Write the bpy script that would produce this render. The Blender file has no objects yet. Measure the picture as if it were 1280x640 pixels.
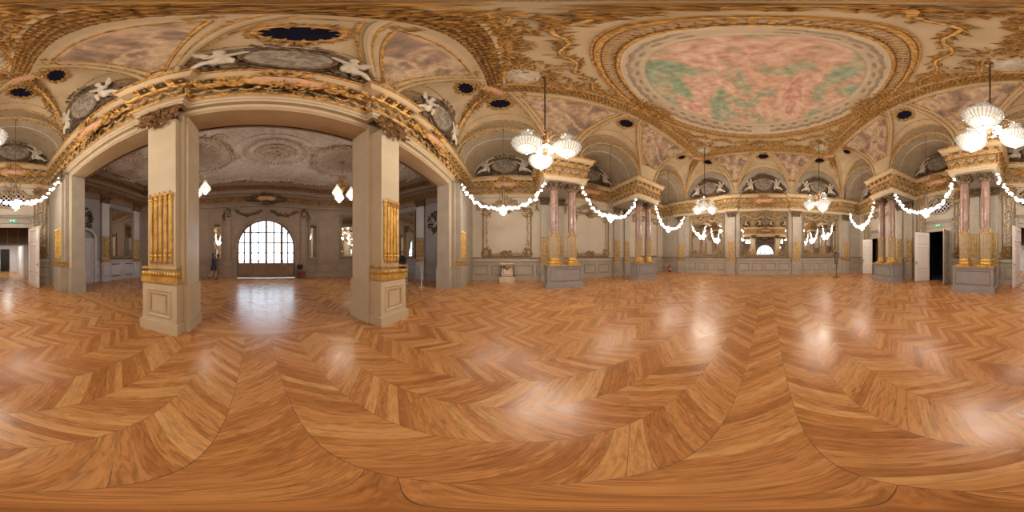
import bpy, bmesh, math, random
from mathutils import Vector, Matrix
random.seed(7)
sc = bpy.context.scene
COL = sc.collection
PI = math.pi

# ---------------------------------------------------------------- camera, light, exposure
cam_data = bpy.data.cameras.new('panorama_camera')
cam_data.type = 'PANO'
try:
    cam_data.cycles.panorama_type = 'EQUIRECTANGULAR'
except Exception:
    cam_data.panorama_type = 'EQUIRECTANGULAR'
try:
    cam_data.panorama_type = 'EQUIRECTANGULAR'
except Exception:
    pass
cam_data.clip_start = 0.05
cam_data.clip_end = 500
cam = bpy.data.objects.new('panorama_camera', cam_data)
cam.location = (0, 0, 1.5)
cam.rotation_euler = (PI / 2, 0, PI / 2)
COL.objects.link(cam)
sc.camera = cam

sc.view_settings.view_transform = 'Standard'
sc.view_settings.look = 'None'
sc.view_settings.gamma = 1.0
sc.view_settings.use_curve_mapping = False
EXPOSURE = 0.26
sc.view_settings.exposure = EXPOSURE
SKY = 5.5                 # overcast daylight beyond the arched window
CH_W = 125.0              # one crystal bowl of the ballroom chandeliers
FE_W = 50.0               # one light festoon (split over its lamps)
BK_W = 32.0               # one bowl of the back room chandeliers
WARM = (1.0, 0.86, 0.69)
BULB = 5.0

w = bpy.data.worlds.new('overcast_sky')
sc.world = w
w.use_nodes = True
bg = w.node_tree.nodes['Background']
bg.inputs[0].default_value = (0.72, 0.86, 1.0, 1)
bg.inputs[1].default_value = SKY
try:
    sc.cycles.max_bounces = 10
    sc.cycles.diffuse_bounces = 6
    sc.cycles.glossy_bounces = 5
    sc.cycles.caustics_reflective = False
    sc.cycles.caustics_refractive = False
    sc.cycles.sample_clamp_indirect = 6.0
except Exception:
    pass

# ---------------------------------------------------------------- plan of the place (metres, camera at 0,0)
XL, XR, YF = -9.9, 8.3, 13.1        # side walls, mirror wall
YN = -2.74                          # ballroom face of the arcade
YB = -3.32                          # back room face of the arcade
CL, CR = -7.2, 6.25                 # column lines
ZC = 6.7                            # top of the cornice, springing of the vault
ZT = 10.1                           # flat of the ceiling
BX0, BX1, BY0, BY1 = -5.15, 4.35, -0.5, 11.2    # gilded square band
CX, CY, CRAD = -0.4, 5.3, 4.08      # round ceiling painting
BWX0, BWX1, BWY = -8.9, 7.85, -10.95           # back room

# ---------------------------------------------------------------- materials
MATS = {}
def pm(name, c1, c2=None, scale=4.0, rough=0.6, metal=0.0, bump=0.0, bscale=None, spec=0.4, coat=0.0, detail=4.0, stops=(0.35, 0.65), dist=0.0):
    m = bpy.data.materials.new(name); m.use_nodes = True
    nt = m.node_tree; b = nt.nodes['Principled BSDF']
    b.inputs['Roughness'].default_value = rough
    b.inputs['Metallic'].default_value = metal
    b.inputs['Specular IOR Level'].default_value = spec
    b.inputs['Coat Weight'].default_value = coat
    tc = nt.nodes.new('ShaderNodeTexCoord')
    if c2 is None: c2 = tuple(x * 0.88 for x in c1)
    n = nt.nodes.new('ShaderNodeTexNoise'); n.inputs['Scale'].default_value = scale; n.inputs['Detail'].default_value = detail
    n.inputs['Distortion'].default_value = dist
    nt.links.new(tc.outputs['Object'], n.inputs['Vector'])
    r = nt.nodes.new('ShaderNodeValToRGB')
    r.color_ramp.elements[0].position = stops[0]; r.color_ramp.elements[0].color = (*c2, 1)
    r.color_ramp.elements[1].position = stops[1]; r.color_ramp.elements[1].color = (*c1, 1)
    nt.links.new(n.outputs['Fac'], r.inputs['Fac'])
    nt.links.new(r.outputs['Color'], b.inputs['Base Color'])
    if bump:
        n2 = nt.nodes.new('ShaderNodeTexNoise'); n2.inputs['Scale'].default_value = bscale or scale * 6; n2.inputs['Detail'].default_value = 3
        nt.links.new(tc.outputs['Object'], n2.inputs['Vector'])
        bp = nt.nodes.new('ShaderNodeBump'); bp.inputs['Strength'].default_value = bump; bp.inputs['Distance'].default_value = 0.02
        nt.links.new(n2.outputs['Fac'], bp.inputs['Height'])
        nt.links.new(bp.outputs['Normal'], b.inputs['Normal'])
    MATS[name] = m
    return m
def em(name, col, s):
    m = bpy.data.materials.new(name); m.use_nodes = True
    b = m.node_tree.nodes['Principled BSDF']
    b.inputs['Base Color'].default_value = (*col, 1)
    b.inputs['Emission Color'].default_value = (*col, 1)
    b.inputs['Emission Strength'].default_value = s
    MATS[name] = m
    return m

GREY = pm('grey_cream_paint', (0.43, 0.39, 0.335), (0.37, 0.335, 0.285), 2.5, 0.55)
WARMC = pm('warm_lit_cream', (0.56, 0.475, 0.35), (0.50, 0.42, 0.30), 2.0, 0.5)  # warmer, lighter copy of the grey cream: warm lighting put into the colour
LINEM = pm('moulding_umber', (0.30, 0.225, 0.14), (0.20, 0.145, 0.09), 6.0, 0.5)
NICHE_M = pm('niche_shaded_cream', (0.40, 0.335, 0.245), (0.33, 0.275, 0.20), 1.5, 0.7)  # darker than the vault cream: shade of the niches painted in
COOL = pm('cool_grey_paint', (0.34, 0.335, 0.365), (0.30, 0.295, 0.32), 2.5, 0.5)
CREAM = pm('cream_plaster', (0.55, 0.435, 0.28), (0.45, 0.35, 0.22), 1.2, 0.7)
PANELP = pm('panel_beige_paint', (0.53, 0.475, 0.39), (0.49, 0.44, 0.36), 1.0, 0.7)
TAUPE = pm('taupe_paint', (0.30, 0.225, 0.18), (0.25, 0.19, 0.15), 2.0, 0.6)
BROWN = pm('brown_window_wood', (0.26, 0.17, 0.115), (0.21, 0.135, 0.09), 3.0, 0.5)
GOLD = pm('gilding', (0.66, 0.40, 0.13), (0.17, 0.085, 0.03), 11.0, 0.45, 0.35, 0.5, 60, stops=(0.3, 0.6))
GOLDB = pm('bright_gilding', (0.72, 0.46, 0.13), (0.42, 0.235, 0.06), 8.0, 0.36, 0.45, 0.3, 50, stops=(0.3, 0.6))
GOLDD = pm('dark_gilding', (0.34, 0.19, 0.075), (0.11, 0.06, 0.03), 10.0, 0.5, 0.4, 0.6, 50)
BRONZE = pm('bronze_patina', (0.24, 0.165, 0.095), (0.075, 0.052, 0.038), 8.0, 0.5, 0.4, 0.5, 40)
STUC = pm('white_stucco', (0.62, 0.57, 0.48), (0.44, 0.39, 0.32), 6.0, 0.7, 0, 0.3, 30)
RELIEF = pm('grey_relief', (0.34, 0.30, 0.24), (0.16, 0.14, 0.115), 5.0, 0.7, 0, 1.0, 9, stops=(0.4, 0.6), dist=1.0)
DARKREL = pm('dark_relief_ground', (0.20, 0.155, 0.11), (0.08, 0.062, 0.05), 9.0, 0.75, 0, 1.0, 14, stops=(0.4, 0.6), dist=1.5)
ROSE = pm('rose_marble_shell', (0.66, 0.33, 0.20), (0.52, 0.35, 0.25), 4.0, 0.4, 0, 0.3, 12, stops=(0.4, 0.6), dist=2.0)
BLACK = pm('black_void', (0.012, 0.013, 0.03), (0.01, 0.01, 0.02), 3, 0.9, spec=0.0)
WHITE = pm('white_door_paint', (0.78, 0.74, 0.74), (0.74, 0.70, 0.70), 1.0, 0.45)
BLUEW = pm('bluish_white_paint', (0.58, 0.60, 0.68), (0.54, 0.56, 0.64), 1.0, 0.5)
DARKM = pm('dark_metal', (0.05, 0.04, 0.035), (0.03, 0.025, 0.02), 4, 0.4, 0.6)
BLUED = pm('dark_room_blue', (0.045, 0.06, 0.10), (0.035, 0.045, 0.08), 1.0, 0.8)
MCOAT = pm('navy_coat_cloth', (0.035, 0.045, 0.075), (0.025, 0.03, 0.05), 10, 0.9)
MBLK = pm('black_jacket_cloth', (0.02, 0.02, 0.028), (0.012, 0.012, 0.016), 10, 0.8)
MTROU = pm('grey_trouser_cloth', (0.20, 0.22, 0.27), (0.16, 0.18, 0.22), 10, 0.9)
SKIN = pm('skin', (0.50, 0.30, 0.21), (0.45, 0.27, 0.19), 6, 0.5)
HAIR = pm('dark_hair', (0.03, 0.02, 0.015), (0.015, 0.01, 0.01), 20, 0.6)
SHOE = pm('black_leather', (0.02, 0.015, 0.015), (0.012, 0.01, 0.01), 10, 0.4)
CLOTHRED = pm('dark_red_fabric', (0.22, 0.05, 0.06), (0.14, 0.03, 0.04), 8, 0.8)
REDM = pm('red_enamel', (0.30, 0.03, 0.015), (0.22, 0.02, 0.01), 8, 0.35)
PCREAM = pm('pedestal_marble', (0.72, 0.62, 0.50), (0.60, 0.50, 0.39), 6, 0.45, dist=1.0)
COFFER = pm('coffer_cream', (0.62, 0.53, 0.40), (0.55, 0.46, 0.34), 3, 0.65)
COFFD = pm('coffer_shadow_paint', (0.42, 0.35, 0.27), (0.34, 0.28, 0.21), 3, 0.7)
BSTUC = pm('back_ceiling_plaster', (0.82, 0.78, 0.74), (0.60, 0.56, 0.52), 3.0, 0.7, 0, 0.9, 8, dist=2.0)
CREST = pm('stone_terrace', (0.6, 0.6, 0.58), (0.5, 0.5, 0.48), 2, 0.9)
LEAFG = pm('pale_foliage', (0.35, 0.42, 0.32), (0.2, 0.26, 0.18), 3, 0.9)

def marble(name, a, b_, c):
    m = pm(name, a, b_, 3.0, 0.22, 0, 0, spec=0.5, dist=2.5, detail=8, stops=(0.36, 0.62))
    nt = m.node_tree; b = nt.nodes['Principled BSDF']; tc = [n for n in nt.nodes if n.type == 'TEX_COORD'][0]
    mp = nt.nodes.new('ShaderNodeMapping'); mp.inputs['Scale'].default_value = (3, 3, 0.9)
    wv = nt.nodes.new('ShaderNodeTexNoise'); wv.inputs['Scale'].default_value = 2.2; wv.inputs['Detail'].default_value = 6; wv.inputs['Distortion'].default_value = 3
    nt.links.new(tc.outputs['Object'], mp.inputs['Vector']); nt.links.new(mp.outputs['Vector'], wv.inputs['Vector'])
    rp = nt.nodes.new('ShaderNodeValToRGB'); e = rp.color_ramp.elements
    e[0].position = 0.46; e[0].color = (0, 0, 0, 1); e[1].position = 0.5; e[1].color = (1, 1, 1, 1)
    x = e.new(0.54); x.color = (0, 0, 0, 1)
    nt.links.new(wv.outputs['Fac'], rp.inputs['Fac'])
    mx = nt.nodes.new('ShaderNodeMixRGB'); mx.inputs[2].default_value = (*c, 1)
    src = b.inputs['Base Color'].links[0].from_socket
    nt.links.new(rp.outputs['Color'], mx.inputs[0]); nt.links.new(src, mx.inputs[1]); nt.links.new(mx.outputs[0], b.inputs['Base Color'])
    return m
MARB = marble('rose_marble', (0.36, 0.245, 0.205), (0.25, 0.155, 0.135), (0.15, 0.085, 0.08))

def painting_mat(name, cols, scale, dist=1.5, rim=0.0):
    m = bpy.data.materials.new(name); m.use_nodes = True
    nt = m.node_tree; b = nt.nodes['Principled BSDF']; b.inputs['Roughness'].default_value = 0.65
    tc = nt.nodes.new('ShaderNodeTexCoord')
    n = nt.nodes.new('ShaderNodeTexNoise'); n.inputs['Scale'].default_value = scale; n.inputs['Detail'].default_value = 7; n.inputs['Distortion'].default_value = dist
    fac = n.outputs['Fac']
    if rim:
        mp = nt.nodes.new('ShaderNodeMapping'); mp.inputs['Rotation'].default_value = (0, 0, 0.9); mp.inputs['Scale'].default_value = (1.0, 0.5, 1)
        nt.links.new(tc.outputs['Object'], mp.inputs['Vector']); nt.links.new(mp.outputs['Vector'], n.inputs['Vector'])
        ln = nt.nodes.new('ShaderNodeVectorMath'); ln.operation = 'LENGTH'; nt.links.new(tc.outputs['Object'], ln.inputs[0])
        pw = nt.nodes.new('ShaderNodeMath'); pw.operation = 'POWER'; pw.inputs[1].default_value = 4; dv = nt.nodes.new('ShaderNodeMath'); dv.operation = 'DIVIDE'; dv.inputs[1].default_value = 3.3
        nt.links.new(ln.outputs['Value'], dv.inputs[0]); nt.links.new(dv.outputs[0], pw.inputs[0])
        ml = nt.nodes.new('ShaderNodeMath'); ml.operation = 'MULTIPLY_ADD'; ml.inputs[1].default_value = -rim; nt.links.new(pw.outputs[0], ml.inputs[0]); nt.links.new(fac, ml.inputs[2]); fac = ml.outputs[0]
    else:
        nt.links.new(tc.outputs['Object'], n.inputs['Vector'])
    r = nt.nodes.new('ShaderNodeValToRGB'); e = r.color_ramp.elements
    e[0].position = 0.33; e[0].color = (*cols[0], 1); e[1].position = 0.68; e[1].color = (*cols[-1], 1)
    k = len(cols)
    for i in range(1, k - 1):
        x = e.new(0.33 + 0.35 * i / (k - 1)); x.color = (*cols[i], 1)
    nt.links.new(fac, r.inputs['Fac'])
    n3 = nt.nodes.new('ShaderNodeTexNoise'); n3.inputs['Scale'].default_value = scale * 5; n3.inputs['Detail'].default_value = 5
    nt.links.new(tc.outputs['Object'], n3.inputs['Vector'])
    mx = nt.nodes.new('ShaderNodeMixRGB'); mx.blend_type = 'OVERLAY'; mx.inputs[0].default_value = 0.75
    nt.links.new(r.outputs['Color'], mx.inputs[1]); nt.links.new(n3.outputs['Fac'], mx.inputs[2])
    nt.links.new(mx.outputs[0], b.inputs['Base Color'])
    MATS[name] = m
    return m
PAINT = painting_mat('round_painting_clouds', [(0.27, 0.36, 0.25), (0.33, 0.40, 0.28), (0.45, 0.41, 0.29), (0.56, 0.36, 0.26), (0.62, 0.42, 0.32), (0.68, 0.49, 0.39), (0.60, 0.38, 0.30), (0.56, 0.28, 0.26), (0.62, 0.42, 0.33)], 0.8, 0.9, 0.10)
PAINT2 = painting_mat('spandrel_painting_clouds', [(0.15, 0.12, 0.105), (0.24, 0.17, 0.13), (0.31, 0.205, 0.145), (0.45, 0.32, 0.21), (0.50, 0.38, 0.26), (0.30, 0.19, 0.135), (0.21, 0.18, 0.13)], 0.9, 0.7)

def mirror_mat():
    m = bpy.data.materials.new('old_mirror_silvering'); m.use_nodes = True
    b = m.node_tree.nodes['Principled BSDF']
    b.inputs['Base Color'].default_value = (0.80, 0.78, 0.74, 1); b.inputs['Metallic'].default_value = 1; b.inputs['Roughness'].default_value = 0.015
    return m
MIRR = mirror_mat()

def glass_mat():
    m = bpy.data.materials.new('window_glass'); m.use_nodes = True
    nt = m.node_tree; nt.nodes.clear()
    o = nt.nodes.new('ShaderNodeOutputMaterial'); t = nt.nodes.new('ShaderNodeBsdfTransparent'); g = nt.nodes.new('ShaderNodeBsdfGlossy')
    g.inputs['Roughness'].default_value = 0.02; t.inputs[0].default_value = (0.95, 0.97, 0.98, 1)
    mx = nt.nodes.new('ShaderNodeMixShader'); mx.inputs[0].default_value = 0.05
    nt.links.new(t.outputs[0], mx.inputs[1]); nt.links.new(g.outputs[0], mx.inputs[2]); nt.links.new(mx.outputs[0], o.inputs[0])
    return m
GLASS = glass_mat()

def crystal_mat():
    # strings of cut crystal lit from inside: glossy glassy white that also glows
    m = bpy.data.materials.new('lit_crystal'); m.use_nodes = True
    nt = m.node_tree; b = nt.nodes['Principled BSDF']
    tc = nt.nodes.new('ShaderNodeTexCoord'); v = nt.nodes.new('ShaderNodeTexVoronoi'); v.inputs['Scale'].default_value = 34
    nt.links.new(tc.outputs['Object'], v.inputs['Vector'])
    r = nt.nodes.new('ShaderNodeValToRGB'); r.color_ramp.elements[0].position = 0.1; r.color_ramp.elements[0].color = (1, 0.95, 0.86, 1)
    r.color_ramp.elements[1].position = 0.6; r.color_ramp.elements[1].color = (0.30, 0.26, 0.21, 1)
    nt.links.new(v.outputs['Distance'], r.inputs['Fac'])
    nt.links.new(r.outputs['Color'], b.inputs['Emission Color'])
    b.inputs['Emission Strength'].default_value = 0.55
    b.inputs['Base Color'].default_value = (0.22, 0.21, 0.20, 1); b.inputs['Roughness'].default_value = 0.15
    return m
CRYS = crystal_mat()
FRIEZE = pm('frieze_ochre', (0.44, 0.33, 0.19), (0.28, 0.19, 0.10), 8.0, 0.6, 0.1, 0.4, 30)
SOFTG = pm('pale_gold_leaf', (0.60, 0.44, 0.22), (0.42, 0.28, 0.12), 7.0, 0.42, 0.3, 0.2, 40)
GLOW = em('bowl_lamp_glow', (1.0, 0.92, 0.80), 0.32)
FLOW = em('lit_glass_flower', (1.0, 0.93, 0.84), BULB)
GLOWW = em('warm_lamp_glow', (1.0, 0.86, 0.60), 1.4)
EXITM = em('exit_sign_green', (0.10, 0.42, 0.28), 0.35)
EXITW = em('exit_sign_white', (0.75, 0.95, 0.85), 1.0)
LEDW = em('corridor_ceiling_light', (0.95, 1.0, 0.93), 12.0)

def floor_mat(name, x0, wd, slope, pitch, tint):
    m = bpy.data.materials.new(name); m.use_nodes = True
    nt = m.node_tree; b = nt.nodes['Principled BSDF']; L = nt.links.new
    def math_(op, a, b2=None, c=None):
        n = nt.nodes.new('ShaderNodeMath'); n.operation = op
        for i, v in enumerate((a, b2, c)):
            if v is None: continue
            if isinstance(v, (int, float)): n.inputs[i].default_value = v
            else: L(v, n.inputs[i])
        return n.outputs[0]
    tc = nt.nodes.new('ShaderNodeTexCoord'); sp = nt.nodes.new('ShaderNodeSeparateXYZ'); L(tc.outputs['Object'], sp.inputs[0])
    X, Y = sp.outputs[0], sp.outputs[1]
    xs = math_('DIVIDE', math_('SUBTRACT', X, x0), wd)
    k = math_('FLOOR', xs); fx = math_('SUBTRACT', xs, k)
    tri = math_('PINGPONG', xs, 1.0)
    sgn = math_('SUBTRACT', math_('MULTIPLY', math_('FLOORED_MODULO', k, 2.0), -2.0), -1.0)
    v = math_('DIVIDE', math_('SUBTRACT', Y, math_('MULTIPLY', tri, slope * wd)), pitch)
    vi = math_('FLOOR', v); vf = math_('SUBTRACT', v, vi)
    cid = nt.nodes.new('ShaderNodeCombineXYZ'); L(k, cid.inputs[0]); L(vi, cid.inputs[1])
    wn = nt.nodes.new('ShaderNodeTexWhiteNoise'); wn.noise_dimensions = '3D'; L(cid.outputs[0], wn.inputs[0])
    # grain: stretched along the plank
    along = math_('ADD', X, math_('MULTIPLY', math_('MULTIPLY', Y, sgn), slope))
    gv = nt.nodes.new('ShaderNodeCombineXYZ')
    L(math_('MULTIPLY', v, pitch * 0.75), gv.inputs[0]); L(math_('MULTIPLY', along, 0.09), gv.inputs[1]); L(math_('MULTIPLY', wn.outputs[0], 37.0), gv.inputs[2])
    gn = nt.nodes.new('ShaderNodeTexNoise'); gn.inputs['Scale'].default_value = 30; gn.inputs['Detail'].default_value = 6; gn.inputs['Distortion'].default_value = 1.6
    L(gv.outputs[0], gn.inputs['Vector'])
    gs = nt.nodes.new('ShaderNodeTexNoise'); gs.inputs['Scale'].default_value = 150; gs.inputs['Detail'].default_value = 2; L(gv.outputs[0], gs.inputs['Vector'])
    big = nt.nodes.new('ShaderNodeTexNoise'); big.inputs['Scale'].default_value = 0.35; big.inputs['Detail'].default_value = 2; L(tc.outputs['Object'], big.inputs['Vector'])
    r = nt.nodes.new('ShaderNodeValToRGB'); e = r.color_ramp.elements
    cols = [(0.0, (0.30, 0.110, 0.036)), (0.25, (0.46, 0.195, 0.060)), (0.62, (0.56, 0.265, 0.090)), (0.88, (0.66, 0.37, 0.145)), (1.0, (0.76, 0.50, 0.25))]
    e[0].position = 0; e[0].color = (*cols[0][1], 1); e[1].position = 1; e[1].color = (*cols[-1][1], 1)
    for p, c in cols[1:-1]:
        x = e.new(p); x.color = (*c, 1)
    L(math_('ADD', math_('ADD', 0.15, math_('MULTIPLY', wn.outputs[0], 0.68)), math_('MULTIPLY', math_('SUBTRACT', big.outputs[0], 0.5), 0.5)), r.inputs['Fac'])
    gr = nt.nodes.new('ShaderNodeValToRGB'); gr.color_ramp.elements[0].position = 0.36; gr.color_ramp.elements[0].color = (0.42, 0.37, 0.32, 1)
    gr.color_ramp.elements[1].position = 0.56; gr.color_ramp.elements[1].color = (1.1, 1.1, 1.1, 1)
    L(math_('ADD', math_('MULTIPLY', gn.outputs[0], 0.7), math_('MULTIPLY', gs.outputs[0], 0.3)), gr.inputs['Fac'])
    mx = nt.nodes.new('ShaderNodeMixRGB'); mx.blend_type = 'MULTIPLY'; mx.inputs[0].default_value = 0.7
    L(r.outputs[0], mx.inputs[1]); L(gr.outputs[0], mx.inputs[2])
    # joints
    j1 = math_('LESS_THAN', math_('MINIMUM', vf, math_('SUBTRACT', 1.0, vf)), 0.014)
    j2 = math_('LESS_THAN', math_('MINIMUM', fx, math_('SUBTRACT', 1.0, fx)), 0.005)
    jj = math_('MAXIMUM', j1, j2)
    mj = nt.nodes.new('ShaderNodeMixRGB'); mj.inputs[2].default_value = (0.07, 0.028, 0.012, 1)
    L(math_('MULTIPLY', jj, 0.75), mj.inputs[0]); L(mx.outputs[0], mj.inputs[1])
    mt = nt.nodes.new('ShaderNodeMixRGB'); mt.blend_type = 'MULTIPLY'; mt.inputs[0].default_value = 1; mt.inputs[2].default_value = (*tint, 1)
    L(mj.outputs[0], mt.inputs[1]); L(mt.outputs[0], b.inputs['Base Color'])
    L(math_('ADD', math_('MULTIPLY', gn.outputs[0], 0.16), math_('ADD', math_('MULTIPLY', wn.outputs[0], 0.08), 0.16)), b.inputs['Roughness'])
    b.inputs['Specular IOR Level'].default_value = 0.68
    bp = nt.nodes.new('ShaderNodeBump'); bp.inputs['Strength'].default_value = 0.25; bp.inputs['Distance'].default_value = 0.004
    L(math_('SUBTRACT', math_('MULTIPLY', gn.outputs[0], 0.35), jj), bp.inputs['Height']); L(bp.outputs[0], b.inputs['Normal'])
    return m
PARQ = floor_mat('chevron_oak_parquet', -0.25, 0.43, 0.9, 0.105, (1, 1, 1))
PARQ2 = floor_mat('chevron_oak_parquet_back', -0.7, 0.42, 0.9, 0.11, (0.92, 0.92, 0.95))
STRIP = floor_mat('threshold_oak_boards', -30.0, 60.0, 0.0, 0.16, (0.95, 0.95, 0.95))

# ---------------------------------------------------------------- mesh helpers
def ID(a, b, c): return Vector((a, b, c))
def frame3(o, u, v, n):
    o, u, v, n = Vector(o), Vector(u), Vector(v), Vector(n)
    return lambda a, b, c: o + u * a + v * b + n * c
# wall-local frame of prototypes: x along the wall, y out of the wall, z up
class MB:
    def __init__(s): s.v = []; s.f = []
    def add(s, vs, fs):
        k = len(s.v); s.v.extend([tuple(p) for p in vs]); s.f.extend([tuple(i + k for i in f) for f in fs])
        return s
    def box(s, x0, x1, y0, y1, z0, z1, F=ID):
        P = [F(x, y, z) for z in (z0, z1) for y in (y0, y1) for x in (x0, x1)]
        return s.add(P, [(0, 2, 3, 1), (4, 5, 7, 6), (0, 1, 5, 4), (2, 6, 7, 3), (0, 4, 6, 2), (1, 3, 7, 5)])
    def hexa(s, P): return s.add(P, [(0, 2, 3, 1), (4, 5, 7, 6), (0, 1, 5, 4), (2, 6, 7, 3), (0, 4, 6, 2), (1, 3, 7, 5)])
    def quad(s, a, b, c, d): return s.add([a, b, c, d], [(0, 1, 2, 3)])
    def grid(s, rows, cu=False, cv=False):
        R = len(rows); C = len(rows[0]); fs = []
        for i in range(R if cu else R - 1):
            for j in range(C if cv else C - 1):
                i2, j2 = (i + 1) % R, (j + 1) % C
                fs.append((i * C + j, i2 * C + j, i2 * C + j2, i * C + j2))
        return s.add([p for r in rows for p in r], fs)
    def tube(s, pts, r, n=6, closed=False, rf=None, up=None, caps=True):
        pts = [Vector(p) for p in pts]; N = len(pts); rows = []
        pu = Vector(up) if up else None
        for i, p in enumerate(pts):
            if closed: t = pts[(i + 1) % N] - pts[i - 1]
            else: t = pts[min(i + 1, N - 1)] - pts[max(i - 1, 0)]
            if t.length < 1e-9: t = Vector((0, 0, 1))
            t.normalize()
            if pu is None:
                pu = Vector((0, 0, 1)) if abs(t.z) < 0.9 else Vector((1, 0, 0))
            a = pu - t * pu.dot(t)
            if a.length < 1e-5: a = t.orthogonal()
            a.normalize(); b = t.cross(a)
            if up is None: pu = a
            rr = r * (rf(i / max(1, N - 1)) if rf else 1)
            rows.append([p + (a * math.cos(2 * PI * k / n) + b * math.sin(2 * PI * k / n)) * rr for k in range(n)])
        s.grid(rows, closed, True)
        if not closed and caps:
            k = len(s.v); s.f.append(tuple(range(k - n, k))); s.f.append(tuple(range(k - n * N, k - n * N + n))[::-1])
        return s
    def lathe(s, prof, F=ID, n=24, cap=True):
        rows = [[F(r * math.cos(2 * PI * k / n), r * math.sin(2 * PI * k / n), z) for k in range(n)] for r, z in prof]
        s.grid(rows, False, True)
        if cap:
            k = len(s.v); m = len(prof)
            if prof[-1][0] > 1e-4: s.f.append(tuple(range(k - n, k)))
            if prof[0][0] > 1e-4: s.f.append(tuple(range(k - n * m, k - n * m + n))[::-1])
        return s
    def ell(s, c, rx, ry, rz, F=ID, n=8, m=5):
        prof = [(math.sin(PI * i / m), -math.cos(PI * i / m)) for i in range(m + 1)]
        rows = [[F(c[0] + rx * r * math.cos(2 * PI * k / n), c[1] + ry * r * math.sin(2 * PI * k / n), c[2] + rz * z) for k in range(n)] for r, z in prof]
        return s.grid(rows, False, True)
    def leaf(s, p, d, up, L, W, lift=0.25):
        p, d, up = Vector(p), Vector(d), Vector(up)
        d = d - up * d.dot(up)
        if d.length < 1e-6: return s
        d.normalize(); sd = d.cross(up)
        mid = p + d * L * 0.45
        h = W * 0.55
        return s.add([p, mid + sd * W * 0.5, p + d * L + up * L * lift, mid - sd * W * 0.5, mid + up * h, p + d * L * 0.8 + up * (h * 0.6 + L * lift * 0.8)],
                     [(0, 1, 4), (1, 5, 4), (1, 2, 5), (2, 3, 5), (3, 4, 5), (3, 0, 4), (0, 3, 2, 1)])
    def rectmould(s, a0, a1, b0, b1, prof, F):
        # mitred moulding: prof = [(inset, height)], rectangle in the wall plane x(a) z(b), height out of it (y)
        rows = []
        for i, h in prof:
            h += 0.003
            rows.append([F(a0 + i, h, b0 + i), F(a1 - i, h, b0 + i), F(a1 - i, h, b1 - i), F(a0 + i, h, b1 - i)])
        return s.grid(rows, False, True)
    def build(s, name, mat, parent=None, smooth=True, norm=True, ang=38):
        me = bpy.data.meshes.new(name); me.from_pydata(s.v, [], s.f)
        if norm:
            bm = bmesh.new(); bm.from_mesh(me); bmesh.ops.recalc_face_normals(bm, faces=bm.faces); bm.to_mesh(me); bm.free()
        me.materials.append(mat)
        if smooth:
            me.shade_smooth(); me.set_sharp_from_angle(angle=math.radians(ang))
        me.update()
        o = bpy.data.objects.new(name, me); COL.objects.link(o)
        if parent is not None: o.parent = parent
        return o
def tag(o, label=None, cat=None, group=None, kind=None):
    if label: o['label'] = label
    if cat: o['category'] = cat
    if group: o['group'] = group
    if kind: o['kind'] = kind
    return o
def struct(o, label=None):
    o['kind'] = 'structure'
    if label: o['label'] = label; 
    return o
def thing(name, label, cat, loc=(0, 0, 0), rz=0.0, group=None, mat=None):
    o = bpy.data.objects.new(name, None); COL.objects.link(o); o.empty_display_size = 0.2
    if mat is not None: o.matrix_world = mat
    else: o.location = loc; o.rotation_euler = (0, 0, rz)
    return tag(o, label, cat, group)
def kids(o): return KIDS.get(o.name, [])
def dup(root, loc=None, rz=0.0, label=None, group=None, mat=None, scale=None):
    r = root.copy(); COL.objects.link(r)
    if mat is not None: r.matrix_world = mat
    elif loc is not None: r.location = loc; r.rotation_euler = (0, 0, rz)
    if scale: r.scale = scale
    if label: r['label'] = label
    if group: r['group'] = group
    def rec(a, b):
        for ch in [x for x in ALLCH(a)]:
            c = ch.copy(); COL.objects.link(c); c.parent = b; rec(ch, c)
    rec(root, r)
    return r
def ALLCH(a): return [o for o in COL.objects if o.parent == a]
def mat4(o, x, y, z):
    m = Matrix.Identity(4)
    for i, c in enumerate((x, y, z)):
        c = Vector(c).normalized()
        for r in range(3): m[r][i] = c[r]
    for r in range(3): m[r][3] = o[r]
    return m
def wallF(side):
    if side == 'L': return lambda s, o, z: Vector((XL + o, s, z))
    if side == 'R': return lambda s, o, z: Vector((XR - o, s, z))
    if side == 'F': return lambda s, o, z: Vector((s, YF - o, z))
    if side == 'N': return lambda s, o, z: Vector((s, YN + o, z))
RZ = {'L': -PI / 2, 'R': PI / 2, 'F': PI, 'N': 0.0}
def wloc(side, s, z, o=0.002): return tuple(wallF(side)(s, o, z))

def vine(mb, pts, ups, width=0.22, L=0.13, step=0.055, rnd=None, stem=0.018, curl=True):
    rnd = rnd or random
    pts = [Vector(p) for p in pts]
    # resample
    out = []; acc = 0.0
    for i in range(len(pts) - 1):
        a, b = pts[i], pts[i + 1]; d = (b - a).length; n = max(1, int(d / step + 0.5))
        for k in range(n):
            t = k / n; u = (Vector(ups[i]) * (1 - t) + Vector(ups[i + 1]) * t) if isinstance(ups, list) else Vector(ups)
            out.append((a.lerp(b, t), (b - a).normalized(), u.normalized()))
    if stem and len(out) > 2: mb.tube([p + u * stem * 0.6 for p, t, u in out[::2]], stem, 5)
    for i, (p, t, u) in enumerate(out):
        sd = t.cross(u); sgn = 1 if i % 2 else -1
        for q in range(1):
            off = sd * sgn * width * rnd.uniform(0.0, 0.5)
            ang = rnd.uniform(-0.5, 1.2) * sgn
            d = t * math.cos(ang) + sd * math.sin(ang)
            mb.leaf(p + off + u * 0.008, d, u, L * rnd.uniform(0.7, 1.4), L * rnd.uniform(0.35, 0.6), rnd.uniform(0.05, 0.35))
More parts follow.
